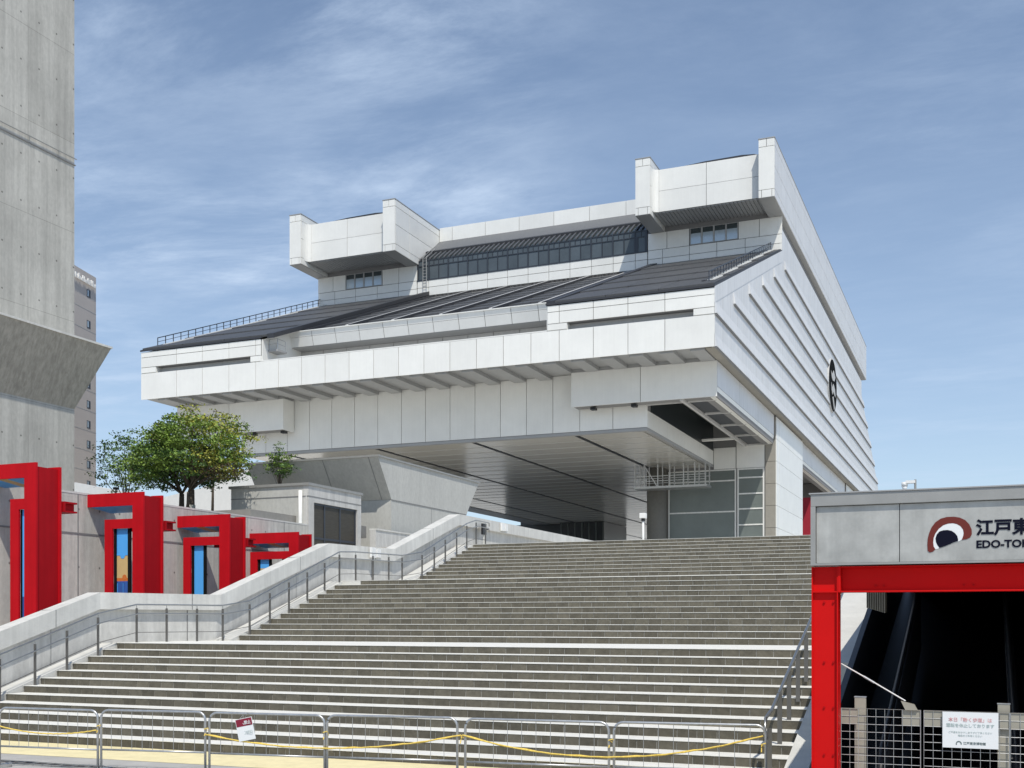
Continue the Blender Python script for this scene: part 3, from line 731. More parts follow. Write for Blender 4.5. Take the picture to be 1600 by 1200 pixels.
# boxes under the band (right wraps round the corner, left mirrored)
def under_box(a, b, seams):
    MB().box(a+0.1,b-0.1,101.1,102.9,22.5,25.68).build('box_beam','joint',mu)
    grid_panels(mu,'white',seams,[22.4,25.7],101.0)
MB().box(-36.2,-22.4,100.95,103.0,25.70,25.96).build('box_top','soffit_grey',mu); MB().box(-82.3,-68.5,100.95,103.0,25.70,25.96).build('box_top','soffit_grey',mu)
under_box(-36.2,-22.25,[-36.2,-29.4,-22.25]); under_box(-82.35,-68.45,[-82.35,-75.4,-68.45])
piece('panel','white',mu,-68.54,-68.44,101.1,103.0,22.4,25.7)
# long side beams between the columns, lower lip lighter and leaning
for va,vb in ((101.1,130.7),(151.0,201.3),(221.3,250)):
    MB().box(-23.6,-22.33,va,vb,22.42,25.68).build('box_beam','joint',mu)
    n = 3 if vb-va<40 else 5
    for c,d in zip(rng(va,vb,n)[:-1],rng(va,vb,n)[1:]):
        piece('panel','white_side',mu,-22.35,-22.25,c+0.03,d-0.03,23.35,25.65)
        MB().poly([(-22.25,c+0.03,23.3),(-22.45,c+0.03,22.4),(-22.25,d-0.03,23.3),(-22.45,d-0.03,22.4),(-22.9,c+0.03,22.4),(-22.9,d-0.03,22.4),(-22.5,c+0.03,23.3),(-22.5,d-0.03,23.3)],
                  [(0,1,3,2),(1,4,5,3),(0,2,7,6),(0,6,4,1),(2,3,5,7)]).build('beam_lip','white',mu)
# small lamps hanging under the left ends of the boxes
for (u,v) in ((-34.2,101.8),(-30.2,101.8),(-72.7,101.8),(-68.9,101.8)):
    MB().box(u-0.25,u+0.25,v-0.3,v+0.3,22.15,22.4).build('floodlight','black',mu)

# core and polished soffit
UC = -29.3
MB().box(-75.3,UC-0.1,103.2,249,20.35,25.9).build('core','joint',mu)
cu = [-75.3]+[-74.9+2.775*i for i in range(1,15)]+[-32.72,UC]
cu = sorted(set(round(c,2) for c in cu))
cu = [-75.3]+[round(-36.05-2.775*i,2) for i in range(13,-1,-1)]+[-32.72,UC]
grid_panels(mu,'white',cu,[20.42,25.97],103.1)
for a,b in zip(rng(103.2,131,4)[:-1],rng(103.2,131,4)[1:]):
    piece('panel','white',mu,UC-0.1,UC,a+0.02,b-0.02,20.42,22.0)
MB().box(UC-0.12,UC-0.02,104.5,131,22.0,25.9).build('grille_wall','core_dark',mu)
MB().box(-75.3,UC-0.02,103.1,103.6,20.12,20.40).build('core_edge','soffit_grey',mu)
MB().box(UC-0.45,UC-0.02,103.6,131,20.12,20.40).build('core_edge','soffit_grey',mu)
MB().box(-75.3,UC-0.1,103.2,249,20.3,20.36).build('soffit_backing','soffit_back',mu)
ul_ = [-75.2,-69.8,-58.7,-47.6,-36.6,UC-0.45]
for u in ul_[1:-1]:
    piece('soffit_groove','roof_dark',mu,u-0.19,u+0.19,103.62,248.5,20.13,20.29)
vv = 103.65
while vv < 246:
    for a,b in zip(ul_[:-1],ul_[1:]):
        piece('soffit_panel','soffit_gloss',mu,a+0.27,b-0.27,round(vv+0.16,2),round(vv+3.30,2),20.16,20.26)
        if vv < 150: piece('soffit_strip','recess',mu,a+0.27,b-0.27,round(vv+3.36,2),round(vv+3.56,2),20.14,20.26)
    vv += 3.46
MB().box(-78.6,-75.32,151.2,248.5,20.1,22.0).build('side_skirt','soffit_grey',mu)
# open bay between core and right box: ceiling, frames
MB().box(UC,-23.4,103.2,131,24.9,25.9).build('bay_ceiling','core_dark',mu)
for i,(va,vb) in enumerate(zip([101.2,102.7,109.5,116.8,123.9],[102.7,109.5,116.8,123.9,131.0])):
    piece('ceiling_grille','interior',mu,-25.3,-22.7,va+0.1,vb-0.1,22.55,22.62)
    piece('grille_bar','recess',mu,-25.3,-22.7,vb-0.12,vb+0.12,22.38,22.6)
MB().box(-25.75,-25.45,101.2,131,22.3,22.6).build('grille_beam','recess',mu)
MB().box(UC,-25.4,102.6,102.8,22.38,22.6).build('grille_bar','recess',mu)
MB().box(UC,-25.7,125.0,125.6,22.3,22.5).build('cross_beam','white',mu)

# columns
def column_block(v0, v1, detail):
    MB().box(-37.0,-22.12,v0+0.12,v1-0.1,PZ,25.9).build('column','joint',mu)
    # white lit face towards +u
    zs = rng(PZ,25.5,8)
    for c,d in zip(zs[:-1],zs[1:]):
        piece('panel','white',mu,-22.12,-22.0,v0+1.9,v1-0.05,c+0.02,d-0.02)
        piece('panel','white',mu,-22.12,-22.02,v0+0.02,v0+1.87,c+0.02,d-0.02)
    if detail:
        for c,d in zip(zs[:-1],zs[1:]): piece('panel','tan',mu,-23.28,-22.14,v0,v0+0.1,c+0.02,d-0.02)
        for c,d in zip(zs[:-1],zs[1:]): piece('panel','dark_stone',mu,-36.9,-34.75,v0,v0+0.1,c+0.02,d-0.02)
        piece('panel','white',mu,-29.25,-26.7,v0,v0+0.1,19.85,22.3); piece('panel','white',mu,-26.6,-23.4,v0,v0+0.1,19.85,23.3)
        # big glass wall
        for (x0,x1,zz) in ((-34.7,-26.65,[PZ,10.2,14.95,18.55,19.8]),(-26.5,-23.42,[PZ,7.2,9.2,11.2,13.35,15.2,16.95,18.8,19.8])):
            for c,d in zip(zz[:-1],zz[1:]):
                f = MB(); f.box(x0,x1,v0-0.02,v0+0.12,d-0.16,d); f.box(x0,x0+0.16,v0-0.02,v0+0.12,c,d-0.16); f.box(x1-0.16,x1,v0-0.02,v0+0.12,c,d-0.16)
                w_ = f.build('window','white_dirty',mu)
                piece('pane','glass_green',w_,x0+0.16,x1-0.16,v0+0.05,v0+0.09,c,d-0.16)
column_block(131.0,151.0,True)
column_block(201.5,221.5,False)
for (v0,v1) in ((131,151),(201.5,221.5)):
    MB().box(-82.5,-70.5,v0,v1,PZ,25.9).build('column','dark_stone',mu)
# column at the glass wall seen as a round dark pier
MB().tube([(-35.9,130.2,PZ),(-35.9,130.2,20.1)],1.15,24).build('round_pier','dark_stone',mu,smooth=True)
# access walkway hung under the soffit
ck = thing('gantry', (-33,127,17.4), 'steel access gantry with guard rails hung under the polished soffit by the dark pier', 'gantry')
MB().box(-37.4,-28.9,125.9,128.2,17.35,17.6).build('deck','galv',ck)
for u in (-37.3,-36.2,-34.6,-33.2,-31.6,-30.3,-29.1):
    for v in (126.0,128.1): MB().bar((u,v,17.6),(u,v,20.1),0.13,0.13).build('hanger','galv',ck)
for z in (18.2,18.75):
    MB().bar((-37.3,126,z),(-29,126,z),0.08,0.08).build('rail','galv',ck)
    MB().bar((-37.3,128.1,z),(-29,128.1,z),0.08,0.08).build('rail','galv',ck)
MB().bar((-36.2,126,20.0),(-34.7,126,17.6),0.12,0.12).build('brace','galv',ck)

# safety railings on the great roof
for u, nm in ((-82.9,'left'),(-22.6,'right')):
    a, b = (98.5,131.8) if nm=='left' else (99.3,130.6)
    m1 = MB()
    n = 26
    for i in range(n+1):
        v = a+(b-a)*i/n; m1.bar((u,v,rz(v,0.2)),(u,v,rz(v,1.15)),0.07,0.07)
    m1.bar((u,a,rz(a,1.15)),(u,b,rz(b,1.15)),0.09,0.09); m1.bar((u,a,rz(a,0.72)),(u,b,rz(b,0.72)),0.05,0.05)
    m1.build('roof_railing','frame_dark',mu)
    MB().bar((u+(0.9 if nm=='left' else -0.5),a,rz(a,0.28)),(u+(0.9 if nm=='left' else -0.5),b,rz(b,0.28)),0.35,0.22).build('roof_gutter','white_dirty' if nm=='left' else 'roof_dark',mu)
st_ = MB()
for i in range(40):
    v = 100+ 30.5*i/40; st_.box(-23.1,-22.2,v,v+0.28,rz(v,0.25),rz(v,0.40))
st_.build('roof_steps','white_dirty',mu,kind='stuff')

# dark lift tower beyond, seen and mirrored under the soffit
t = thing('lift_tower', (-72,202,PZ), 'dark glazed lift tower standing under the far end of the museum soffit', 'tower')
MB().box(-84.2,-72.6,198,212,PZ,20.1).build('shaft','core_dark',t)
MB().box(-72.4,-63.9,196,210,PZ,20.1).build('shaft','core_dark',t)
for i in range(7):
    u = -72.2+1.35*i; MB().box(u,u+0.14,195.9,196.0,PZ,20.0).build('mullion','glass_green',t)
# red hoarding beyond the first column
t = thing('hoarding', (-28,168,PZ), 'dark red hoarding behind the white column under the museum side', 'hoarding')
MB().box(-34,-23.1,168,168.4,PZ+2.6,20.0).build('board','bright_red_wall',t)
MB().box(-34,-23.1,168,168.4,PZ,PZ+2.6).build('plinth','core_dark',t)

# camera pole on the plaza
t = thing('camera_pole', (-14.42,50,PZ), 'white pole topped by a small box camera standing on the plaza beyond the stairs', 'pole')
MB().tube([(-14.42,50,PZ),(-14.42,50,7.0)],0.05,10).build('pole','white_wall',t,smooth=True)
MB().box(-14.56,-14.28,49.85,50.15,6.98,7.22).build('camera_head','white_wall',t,bevel=0.02)
MB().tube([(-14.42,50,6.86),(-14.42,50,6.98)],0.09,10).build('camera_dome','black',t)

# ================================================================== LEFT: concrete wall, gates
cw = thing('retaining_wall', (-26.3, 30, 2.2), 'stained grey concrete retaining wall behind the red gates', 'wall')
MB().box(-26.6,-26.0,12,40.15,1.6,6.27).build('wall_body','wall_concrete',cw)
MB().box(-26.62,-25.99,12,40.15,6.27,6.33).build('coping','coping',cw)
MB().box(-26.02,-25.985,12,40.15,5.02,5.07).build('groove','joint',cw)
for v in (27.2,29.9,34.2,38.4):
    MB().box(-26.02,-25.988,v,v+0.035,2.2,6.27).build('joint','joint',cw)
# second white parapet behind, and the far low white wall
t = thing('low_parapet', (-45,52,8), 'white parapet running behind the trees above the retaining wall', 'wall')
MB().prism([(-60,9.6),(-49.9,10.5),(-45.9,9.75),(-45.9,6),(-60,6)], 51.9, 52.2, 'Y').build('wall_body','white_wall',t)
t = thing('white_annex', (-41,54,6), 'bright white plain wall of an annexe standing behind the maple trees', 'building')
MB().prism([(-46.0,6),(-46.0,9.2),(-41.5,9.9),(-37.9,10.9),(-36.2,6.0)], 53, 55, 'Y').build('wall','white_wall',t)
MB().poly([(-38.0,52.9,10.95),(-37.55,52.9,10.95),(-35.95,52.9,6.0),(-36.4,52.9,6.0),(-38.0,55,10.95),(-37.55,55,10.95),(-35.95,55,6.0),(-36.4,55,6.0)],
          [(0,3,2,1),(4,5,6,7),(0,1,5,4),(1,2,6,5),(3,0,4,7)]).build('glazed_edge','pale_blue',t)

GATES = [(23.37,6.65,'blue gate panel cut by the frame edge',0),(27.62,6.29,'',1),(31.9,5.97,'',2),(36.1,5.66,'',3)]
glabels = ['tallest red steel gate frame, nearest the camera at the left edge',
           'red steel gate frame holding a blue, sand and orange picture panel',
           'red steel gate frame with a plain sky blue panel, third from the left',
           'smallest red steel gate frame, half hidden behind the rising parapet']
for v, zt, _, k in GATES:
    g = thing('gate', (-24, v, 2.2), glabels[k], 'gate', 'red gate frames along the concrete wall')
    UR_ = -23.8
    # outer post: a front plate with a deep recessed side and a rear flange
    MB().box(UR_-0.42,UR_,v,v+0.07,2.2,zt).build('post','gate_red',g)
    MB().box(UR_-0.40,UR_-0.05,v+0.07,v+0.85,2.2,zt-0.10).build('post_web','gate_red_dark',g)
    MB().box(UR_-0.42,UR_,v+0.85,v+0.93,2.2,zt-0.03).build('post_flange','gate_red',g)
    # outer beam from the post back to the wall, its underside lined in blue
    MB().box(-26.0,UR_-0.42,v,v+0.07,zt-0.40,zt).build('beam','gate_red',g)
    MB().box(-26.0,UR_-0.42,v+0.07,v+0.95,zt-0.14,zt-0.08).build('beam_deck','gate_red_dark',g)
    for i,mn in enumerate(['blue_bright','blue_bright','sand','blue_bright','blue_bright'] if k!=1 else ['blue_bright']*5):
        x0 = -25.9+i*(1.66/5); MB().prism([(v+0.09,zt-0.41),(v+0.09,zt-0.385),(v+0.92,zt-0.49),(v+0.92,zt-0.515)],x0,x0+1.66/5,'X').build('underside_panel',mn,g)
    # inner portal: leg, lintel and the picture panel
    zi = zt-(0.97,0.81,0.75,0.71)[k]; ul = (-24.75,-25.33,-25.76,-25.98)[k]; pw_ = (0.30,0.44,0.40,0.40)[k]
    MB().box(ul,ul+0.31,v+0.02,v+0.08,2.2,zi).build('leg','gate_red',g)
    MB().box(ul+0.31,UR_-0.42,v+0.02,v+0.08,zi-0.29,zi).build('lintel','gate_red',g)
    MB().box(ul+0.31,UR_-0.35,v+0.08,v+0.9,zi-0.10,zi-0.05).build('lintel_deck','gate_red_dark',g)
    pa = ul+(0.40 if k else 0.345); pb = pa+pw_
    MB().box(pa-(0.10 if k else 0.05),pa,v+0.10,v+0.16,2.2,zi-0.29).build('panel_frame','matt_black',g)
    if k: MB().box(pb,pb+0.10,v+0.10,v+0.16,2.2,zi-0.29).build('panel_frame','matt_black',g)
    zb = zi-0.29
    def pnl(mn,z0,z1): MB().box(pa,pb,v+0.12,v+0.14,z0,z1).build('picture_panel',mn,g)
    if k == 1:
        pnl('blue_bright',4.36,zb); pnl('sand',3.66,4.36); pnl('orange',3.56,3.66); pnl('deep_blue',2.2,3.56)
        w_ = pb-pa
        MB().prism([(pa,4.36),(pa+0.12,4.36),(pa+0.17,4.27),(pa+0.27,4.26),(pa+0.34,4.36),(pb,4.36),(pb,4.39),(pa,4.39)],v+0.112,v+0.119,'Y').build('picture_shape','blue_bright',g)
        MB().tube([(pb-0.14,v+0.115,3.68),(pb-0.14,v+0.119,3.68)],0.085,14).build('picture_shape','orange',g)
        MB().box(pa+0.02,pa+0.035,v+0.113,v+0.119,2.2,3.5).build('picture_stripe','blue_bright',g); MB().box(pa+0.24,pa+0.25,v+0.113,v+0.119,2.2,3.5).build('picture_stripe','blue_bright',g)
    elif k == 3:
        pnl('blue_bright',4.32,zb); pnl('sand',2.2,4.32)
    elif k == 0:
        pnl('blue_bright',3.0,zb); pnl('deep_blue',2.2,3.0)
    else: pnl('blue_bright',2.2,zb)
    # the lintel's rear box, seen beyond the post
    s_ = MB(); s_.box(-25.2,UR_+0.02,v+1.0,v+1.06,zi-0.30,zi); s_.box(-25.2,UR_+0.02,v+1.06,v+1.5,zi-0.05,zi); s_.box(-25.2,UR_+0.02,v+1.06,v+1.5,zi-0.30,zi-0.25); s_.box(-25.2,UR_-0.1,v+1.06,v+1.5,zi-0.25,zi-0.05)
    s_.build('rear_lintel','gate_red_dark',g)

# left concrete tower with its flaring bracket
tw = thing('concrete_tower', (-34,25,0), 'massive raw concrete tower with a flaring bracket at the left edge of the picture', 'tower')
MB().box(-48,-34.0,14,35.4,0,36).build('shaft','tower',tw)
MB().hexa([(-48,14,10.87),(-34.0,14,10.87),(-34.0,35.4,10.87),(-48,35.4,10.87)],[(-49,14,13.45),(-33.02,14,13.45),(-33.02,36.4,13.45),(-49,36.4,13.45)]).build('bracket','bracket',tw)
MB().box(-49,-32.98,14,36.45,13.45,13.53).build('bracket_cap','coping',tw)
MB().box(-34.05,-33.96,14,35.44,20.72,20.76).build('ledge','joint',tw)
ck2 = MB(); ck2.tube([(-33.93,14,20.98),(-33.93,35.45,20.98)],0.018,6)
for i in range(14): ck2.bar((-33.93,15+1.5*i,20.78),(-33.93,15+1.5*i,21.0),0.03,0.03)
ck2.build('ledge_pipe','trim_steel',tw)
MB().poly([(-33.78,33.0-6.2,11.35),(-33.72,26.87,11.35),(-33.0,28.9,13.47),(-33.06,28.82,13.47),(-33.9,26.8,11.35),(-33.9,28.8,13.47)],[(0,1,2,3),(0,4,5,3)]).build('bracket_joint','joint',tw)

# hotel far behind
ht = thing('hotel_tower', (-110,117,0), 'grey-brown hotel tower slab far behind the concrete tower', 'building')
d = Vector((-0.2608,0.9749,0)).normalized(); nrm = Vector((d.y,-d.x,0))
P0 = Vector((-108.76,117.1,0)); 
def hp(s, o, z): q = P0 + d*s + nrm*o; return (q.x,q.y,z)
MB().hexa([hp(-16,0,0),hp(0,0,0),hp(0,-14,0),hp(-16,-14,0)],[hp(-16,0,47.6),hp(0,0,47.6),hp(0,-14,47.6),hp(-16,-14,47.6)]).build('wall','hotel',ht)
for i in range(18):
    z = 46.2-2.62*i if i else 45.0
    if i == 1: continue
    for s_ in (-1.75,-1.2,):
        pass
    f = MB().hexa([hp(-2.4,0.03,z-0.55),hp(-1.5,0.03,z-0.55),hp(-1.5,-0.1,z-0.55),hp(-2.4,-0.1,z-0.55)],[hp(-2.4,0.03,z+0.45),hp(-1.5,0.03,z+0.45),hp(-1.5,-0.1,z+0.45),hp(-2.4,-0.1,z+0.45)]).build('window','frame_dark',ht)
    MB().hexa([hp(-2.3,0.05,z-0.45),hp(-1.98,0.05,z-0.45),hp(-1.98,0.0,z-0.45),hp(-2.3,0.0,z-0.45)],[hp(-2.3,0.05,z+0.35),hp(-1.98,0.05,z+0.35),hp(-1.98,0.0,z+0.35),hp(-2.3,0.0,z+0.35)]).build('pane','glass_pale',f)
for i in range(12):
    z = 44.0-2.62*i
    MB().hexa([hp(-16,0.02,z-1.3),hp(0,0.02,z-1.3),hp(0,0,z-1.3),hp(-16,0,z-1.3)],[hp(-16,0.02,z-1.24),hp(0,0.02,z-1.24),hp(0,0,z-1.24),hp(-16,0,z-1.24)]).build('band','recess',ht)
ltr = MB(); rr = random.Random(5)
s_ = -6.3
while s_ < -0.7:
    w = rr.uniform(0.12,0.25); h = rr.uniform(0.35,0.8)
    ltr.hexa([hp(s_,0.35,46.0),hp(s_+w,0.35,46.0),hp(s_+w,0.2,46.0),hp(s_,0.2,46.0)],[hp(s_+0.08,0.35,46.0+h),hp(s_+w+0.08,0.35,46.0+h),hp(s_+w+0.08,0.2,46.0+h),hp(s_+0.08,0.2,46.0+h)]); s_ += w+rr.uniform(0.1,0.25)
ltr.build('roof_lettering','white_wall',ht)

# concrete house with a window
hs = thing('concrete_house', (-28,42,6), 'small flat-roofed concrete house with a dark barred window above the red gates', 'building')
ZH = 8.04
# walls leave a window opening towards +u : v 40.9..43.9 , z 5.6..7.35
MB().box(-29.9,-26.25,40.2,44.5,4.0,ZH-0.08).build('wall','house_concrete',hs)
w1 = MB(); w1.box(-26.25,-26.0,40.2,40.62,4.0,ZH-0.08); w1.box(-26.25,-26.0,44.18,44.5,4.0,ZH-0.08); w1.box(-26.25,-26.0,40.62,44.18,7.28,ZH-0.08); w1.box(-26.25,-26.0,40.62,44.18,4.0,4.9)
w1.build('window_wall','parapet',hs)
MB().box(-29.98,-25.94,40.12,44.58,ZH-0.08,ZH+0.03).build('roof_slab','trim_steel',hs)
MB().box(-29.9,-25.985,40.18,44.5,7.50,7.53).build('shadow_line','joint',hs)
f = MB()
for v in (40.62,41.5,42.75,44.05): f.box(-26.14,-26.06,v,v+0.09,4.9,7.28)
for z in (4.9,5.75,7.19): f.box(-26.13,-26.07,40.7,44.1,z,z+0.09)
wn2 = f.build('window','frame_dark',hs)
for a,b in ((40.71,41.5),(41.59,42.75),(42.84,44.05)):
    for c,dd in ((4.99,5.75),(5.84,7.19)): MB().box(-26.11,-26.09,a,b,c,dd).build('pane','blind_dark',wn2)
MB().tube([(-26.35,40.12,7.75),(-26.35,40.12,5.2)],0.085,10).build('downpipe','white_wall',hs,smooth=True)
MB().tube([(-26.05,40.1,7.6),(-26.05,40.1,4.5)],0.02,6).build('cable','coping',hs)

# flared concrete hall behind the house
fh = thing('flared_hall', (-30,52,6), 'flaring concrete hall with an overhanging grey soffit behind the small concrete house', 'building')
MB().box(-33.0,-26.0,47.3,55.7,3.0,8.04).build('lower_wall','house_concrete',fh)
MB().prism([(47.3,8.05),(46.0,9.92),(57.3,9.92),(55.7,8.05)],-33.3,-25.98,'X').build('flared_wall','house_concrete',fh)
MB().box(-33.4,-25.9,45.94,57.36,9.92,10.0).build('roof_edge','trim_steel',fh)
for u in (-32.0,-29.0,-26.5):
    MB().poly([(u,47.28,8.05),(u+0.03,47.28,8.05),(u+0.03,45.98,9.92),(u,45.98,9.92)],[(0,1,2,3)]).build('soffit_joint','joint',fh)
for v in (51.5,):
    MB().box(-26.0,-25.992,v,v+0.03,4,8.0).build('joint','joint',fh)
MB().box(-25.999,-25.975,47.3,55.7,8.02,8.06).build('joint','joint',fh)
t = thing('garden_wall', (-25.2,50,3), 'low pale concrete wall between the house and the rising parapet', 'wall')
MB().box(-25.6,-25.3,44.6,62,3.0,6.4).build('wall_body','parapet',t)
MB().box(-25.64,-25.26,44.6,62,6.4,6.46).build('coping','coping',t)

# ================================================================== ESCALATOR ENTRANCE
ee = thing('escalator_entrance', (-0.3,11,0), 'moving walkway entrance with steel name fascia on a bolted red steel frame', 'entrance')
VX = 11.0
XL, XR = -1.53, 3.2
# fascia: trim frame, sign panels set back
MB().box(XL,XR,VX,VX+0.9,3.455,3.57).build('top_trim','trim_steel',ee,bevel=0.004)
MB().box(XL,XL+0.045,VX,VX+0.4,2.895,3.455).build('end_trim','trim_steel',ee)
MB().box(XL+0.045,XR,VX,VX+0.4,2.895,2.915).build('bottom_trim','trim_steel',ee)
MB().box(XL-0.015,XR,VX-0.012,VX+0.9,3.57,3.582).build('flashing','soffit_grey',ee)
for a,b in ((XL+0.05,-0.735),(-0.728,0.62),(0.627,1.95),(1.957,XR)):
    MB().box(a,b,VX+0.035,VX+0.05,2.918,3.45).build('sign_panel','sign_steel',ee)
MB().box(XL+0.05,XR,VX+0.05,VX+0.4,2.9,3.46).build('fascia_core','black',ee)
# lettering and emblem
VY = VX+0.031
tx = text_part('lettering','江戸東京博物館','navy',ee,-0.078,VY,3.157,0.150,sx=1.0,bold=0.005)
text_part('lettering','EDO-TOKYO MUSEUM','navy',ee,-0.078,VY,3.03,0.093,sx=1.06,bold=0.003)
def arc(cx,cz,rx,rz_,a0,a1,n=28): return [(cx+rx*math.cos(R(a0+(a1-a0)*i/n)),cz+rz_*math.sin(R(a0+(a1-a0)*i/n))) for i in range(n+1)]
# emblem outline, in units of the 1600 px photograph crop turned to metres on the fascia
def L2(px,py): return (-0.49+ (px-180)*0.000574, 3.317-(py-150)*0.000605)
outer = [(180,560),(186,470),(205,390),(240,305),(300,225),(380,172),(470,150),(570,149),(660,165),(740,205),(800,270),(835,350),(838,420),(815,465),(760,492),(690,500)]
inner = [(712,440),(718,400),(708,345),(672,295),(620,262),(560,247),(490,250),(420,272),(350,325),(300,395),(275,460),(268,530),(275,590),(300,630)]
close = [(262,668),(215,678),(185,655)]
def flat(name,pts,m,y0,y1):
    """flat cut-out from a possibly concave outline"""
    from mathutils.geometry import tessellate_polygon
    q=[L2(*p) for p in pts]; n=len(q)
    tri=tessellate_polygon([[Vector((a,b,0)) for a,b in q]])
    mb=MB(); mb.poly([(a,y0,b) for a,b in q]+[(a,y1,b) for a,b in q],[tuple(t) for t in tri]+[(i,(i+1)%n,(i+1)%n+n,i+n) for i in range(n)])
    return mb.build(name,m,ee)
flat('emblem_arc', outer+inner+close, 'brown', VY-0.001, VY+0.004)
flat('emblem_eye_white', [(300,632),(340,625),(370,605),(500,560),(640,520),(645,525),(690,495),(716,440),(722,400),(710,345),(672,292),(620,258),(560,243),(490,246),(420,268),(350,321),(296,395),(271,460),(264,530),(271,590)], 'paper', VY+0.0005, VY+0.0045)
flat('emblem_pupil', [(362,612),(330,570),(308,520),(302,465),(320,410),(360,365),(420,348),(480,346),(540,360),(590,395),(625,440),(637,490),(636,516),(560,540),(450,585)], 'navy', VY-0.0015, VY+0.003)
# red frame: I-beam and posts (web set back between flanges)
def i_beam(x0,x1,v,z0,z1):
    m1 = MB(); m1.box(x0,x1,v,v+0.22,z1-0.012,z1); m1.box(x0,x1,v,v+0.22,z0,z0+0.014); m1.box(x0,x1,v+0.10,v+0.112,z0+0.014,z1-0.012); return m1
b1 = i_beam(XL+0.27,XR,VX+0.06,2.64,2.885).build('beam','red',ee,bevel=0.002)
pst = MB()
pst.box(XL,XL+0.245,VX+0.10,VX+0.115,0,2.885); pst.box(XL,XL+0.012,VX+0.06,VX+0.28,0,2.885); pst.box(XL+0.233,XL+0.245,VX+0.06,VX+0.28,0,2.885)
pst.build('post','red',ee,bevel=0.002)
MB().box(XL+0.246,XL+0.268,VX+0.055,VX+0.28,2.64,2.885).build('end_plate','red',ee)
MB().box(XL+0.012,XL+0.233,VX+0.06,VX+0.10,2.64,2.654).build('stiffener','red',ee)
for z in (2.55,1.98,1.55,1.1):
    for x in (XL+0.115,XL+0.20):
        MB().tube([(x,VX+0.085,z),(x,VX+0.101,z)],0.011,6).build('bolt','red_dark',ee)
for x in (-0.95,-0.88,-0.18,-0.10,0.62,0.7,1.4,1.48):
    MB().tube([(x,VX+0.145,2.70),(x,VX+0.161,2.70)],0.010,6).build('bolt','red_dark',ee)
pst2 = MB(); pst2.box(XR-0.24,XR,VX+0.10,VX+0.115,0,2.885); pst2.box(XR-0.24,XR-0.228,VX+0.06,VX+0.28,0,2.885); pst2.box(XR-0.012,XR,VX+0.06,VX+0.28,0,2.885); pst2.build('post','red',ee)
# canopy and enclosure
MB().box(-1.45,XR,VX+0.9,30,3.2,3.5).build('canopy','trim_steel',ee)
MB().box(-1.2,XR,VX+0.4,30,2.9,3.0).build('ceiling','interior',ee)
MB().box(XR-0.02,XR+0.15,VX+0.3,30,0,3.2).build('side_wall','interior',ee)
MB().box(-1.62,XR,29.8,30,0,3.2).build('end_wall','black',ee)
MB().prism([(13.0,0.0),(13.0,0.02),(29.8,4.3),(29.8,0)],-1.6,XR,'X').build('ramp','black',ee)
MB().prism([(12.2,0),(12.2,1.0),(19.5,3.1),(29.8,3.15),(29.8,0)],-1.62,-1.55,'X').build('inner_wall','interior',ee)
for u,z0 in ((-0.98,1.02),(0.30,1.02),(1.05,1.02)):
    MB().tube([(u,11.9,0.8),(u,12.3,z0+0.05),(u,14,1.52),(u,19.5,3.0)],0.035,8).build('handrail','black',ee,smooth=True)
    MB().prism([(12.2,0.1),(12.4,z0-0.05),(19.5,2.93),(19.5,1.9)],u-0.02,u+0.02,'X').build('balustrade','interior',ee)
    MB().tube([(u-0.05,12.5,0.98),(u-0.05,19.5,2.9)],0.008,6).build('trim_strip','stainless',ee)
sl = MB()
for i in range(11): sl.box(-1.30+0.02*i,-1.291+0.02*i,14.0,14.3,2.52-0.006*i,2.75)
sl.build('ceiling_slats','beige_metal',ee)
# parapet between stairs and walkway
t = thing('dividing_wall', (-2.1,20,0), 'low sloping white concrete wall seen through the red frame between stairs and walkway', 'wall')
MB().prism([(17.4,0),(17.4,1.74),(22.3,3.25),(34,3.35),(34,0)],-2.34,-1.72,'X').build('wall_body','curb',t)
for i in range(6):
    MB().box(-1.72,-1.66,14.3+0.14*i,14.38+0.14*i,1.2+0.06*i,1.25+0.06*i).build('vent_slat','white_wall',t)

# mesh gates and closure notice
mg_l = ['grey wire mesh gate leaf between the red post and the bolt','grey wire mesh gate leaf carrying the white closure notice','grey wire mesh gate leaf at the right edge of the picture']
spans = [(-1.29,-0.565),(-0.535,0.205),(0.215,0.95)]
for k,(a,b) in enumerate(spans):
    g = thing('mesh_gate', (a,11.36,0), mg_l[k], 'gate', 'wire mesh gates closing the walkway')
    wv = 11.36; zt = 1.525
    fr = MB()
    fr.tube([(a,wv,0.1),(a,wv,zt),(b,wv,zt),(b,wv,0.1)],0.0045,6); fr.tube([(a,wv,0.12),(b,wv,0.12)],0.004,6)
    fr.build('frame','galv',g)
    n = round((b-a)/0.078)
    for i in range(1,n): 
        x = a+(b-a)*i/n; MB().tube([(x,wv,0.12),(x,wv,zt)],0.0025,5).build('wire','galv',g)
    z = zt-0.075
    while z > 0.15:
        MB().tube([(a,wv+0.004,z),(b,wv+0.004,z)],0.0025,5).build('wire','galv',g); z -= 0.075
    if k == 0:
        MB().box(a,a+0.15,wv+0.008,wv+0.012,zt-0.15,zt).build('lock_plate','beige_metal',g); MB().box(b-0.17,b,wv+0.008,wv+0.012,zt-0.15,zt).build('lock_plate','beige_metal',g)
    elif k == 1:
        MB().box(a,a+0.16,wv+0.008,wv+0.012,zt-0.15,zt).build('lock_plate','beige_metal',g); MB().box(b-0.09,b,wv+0.008,wv+0.012,zt-0.15,zt).build('lock_plate','beige_metal',g)
    else:
        MB().box(a,a+0.3,wv+0.008,wv+0.012,zt-0.15,zt).build('lock_plate','beige_metal',g)
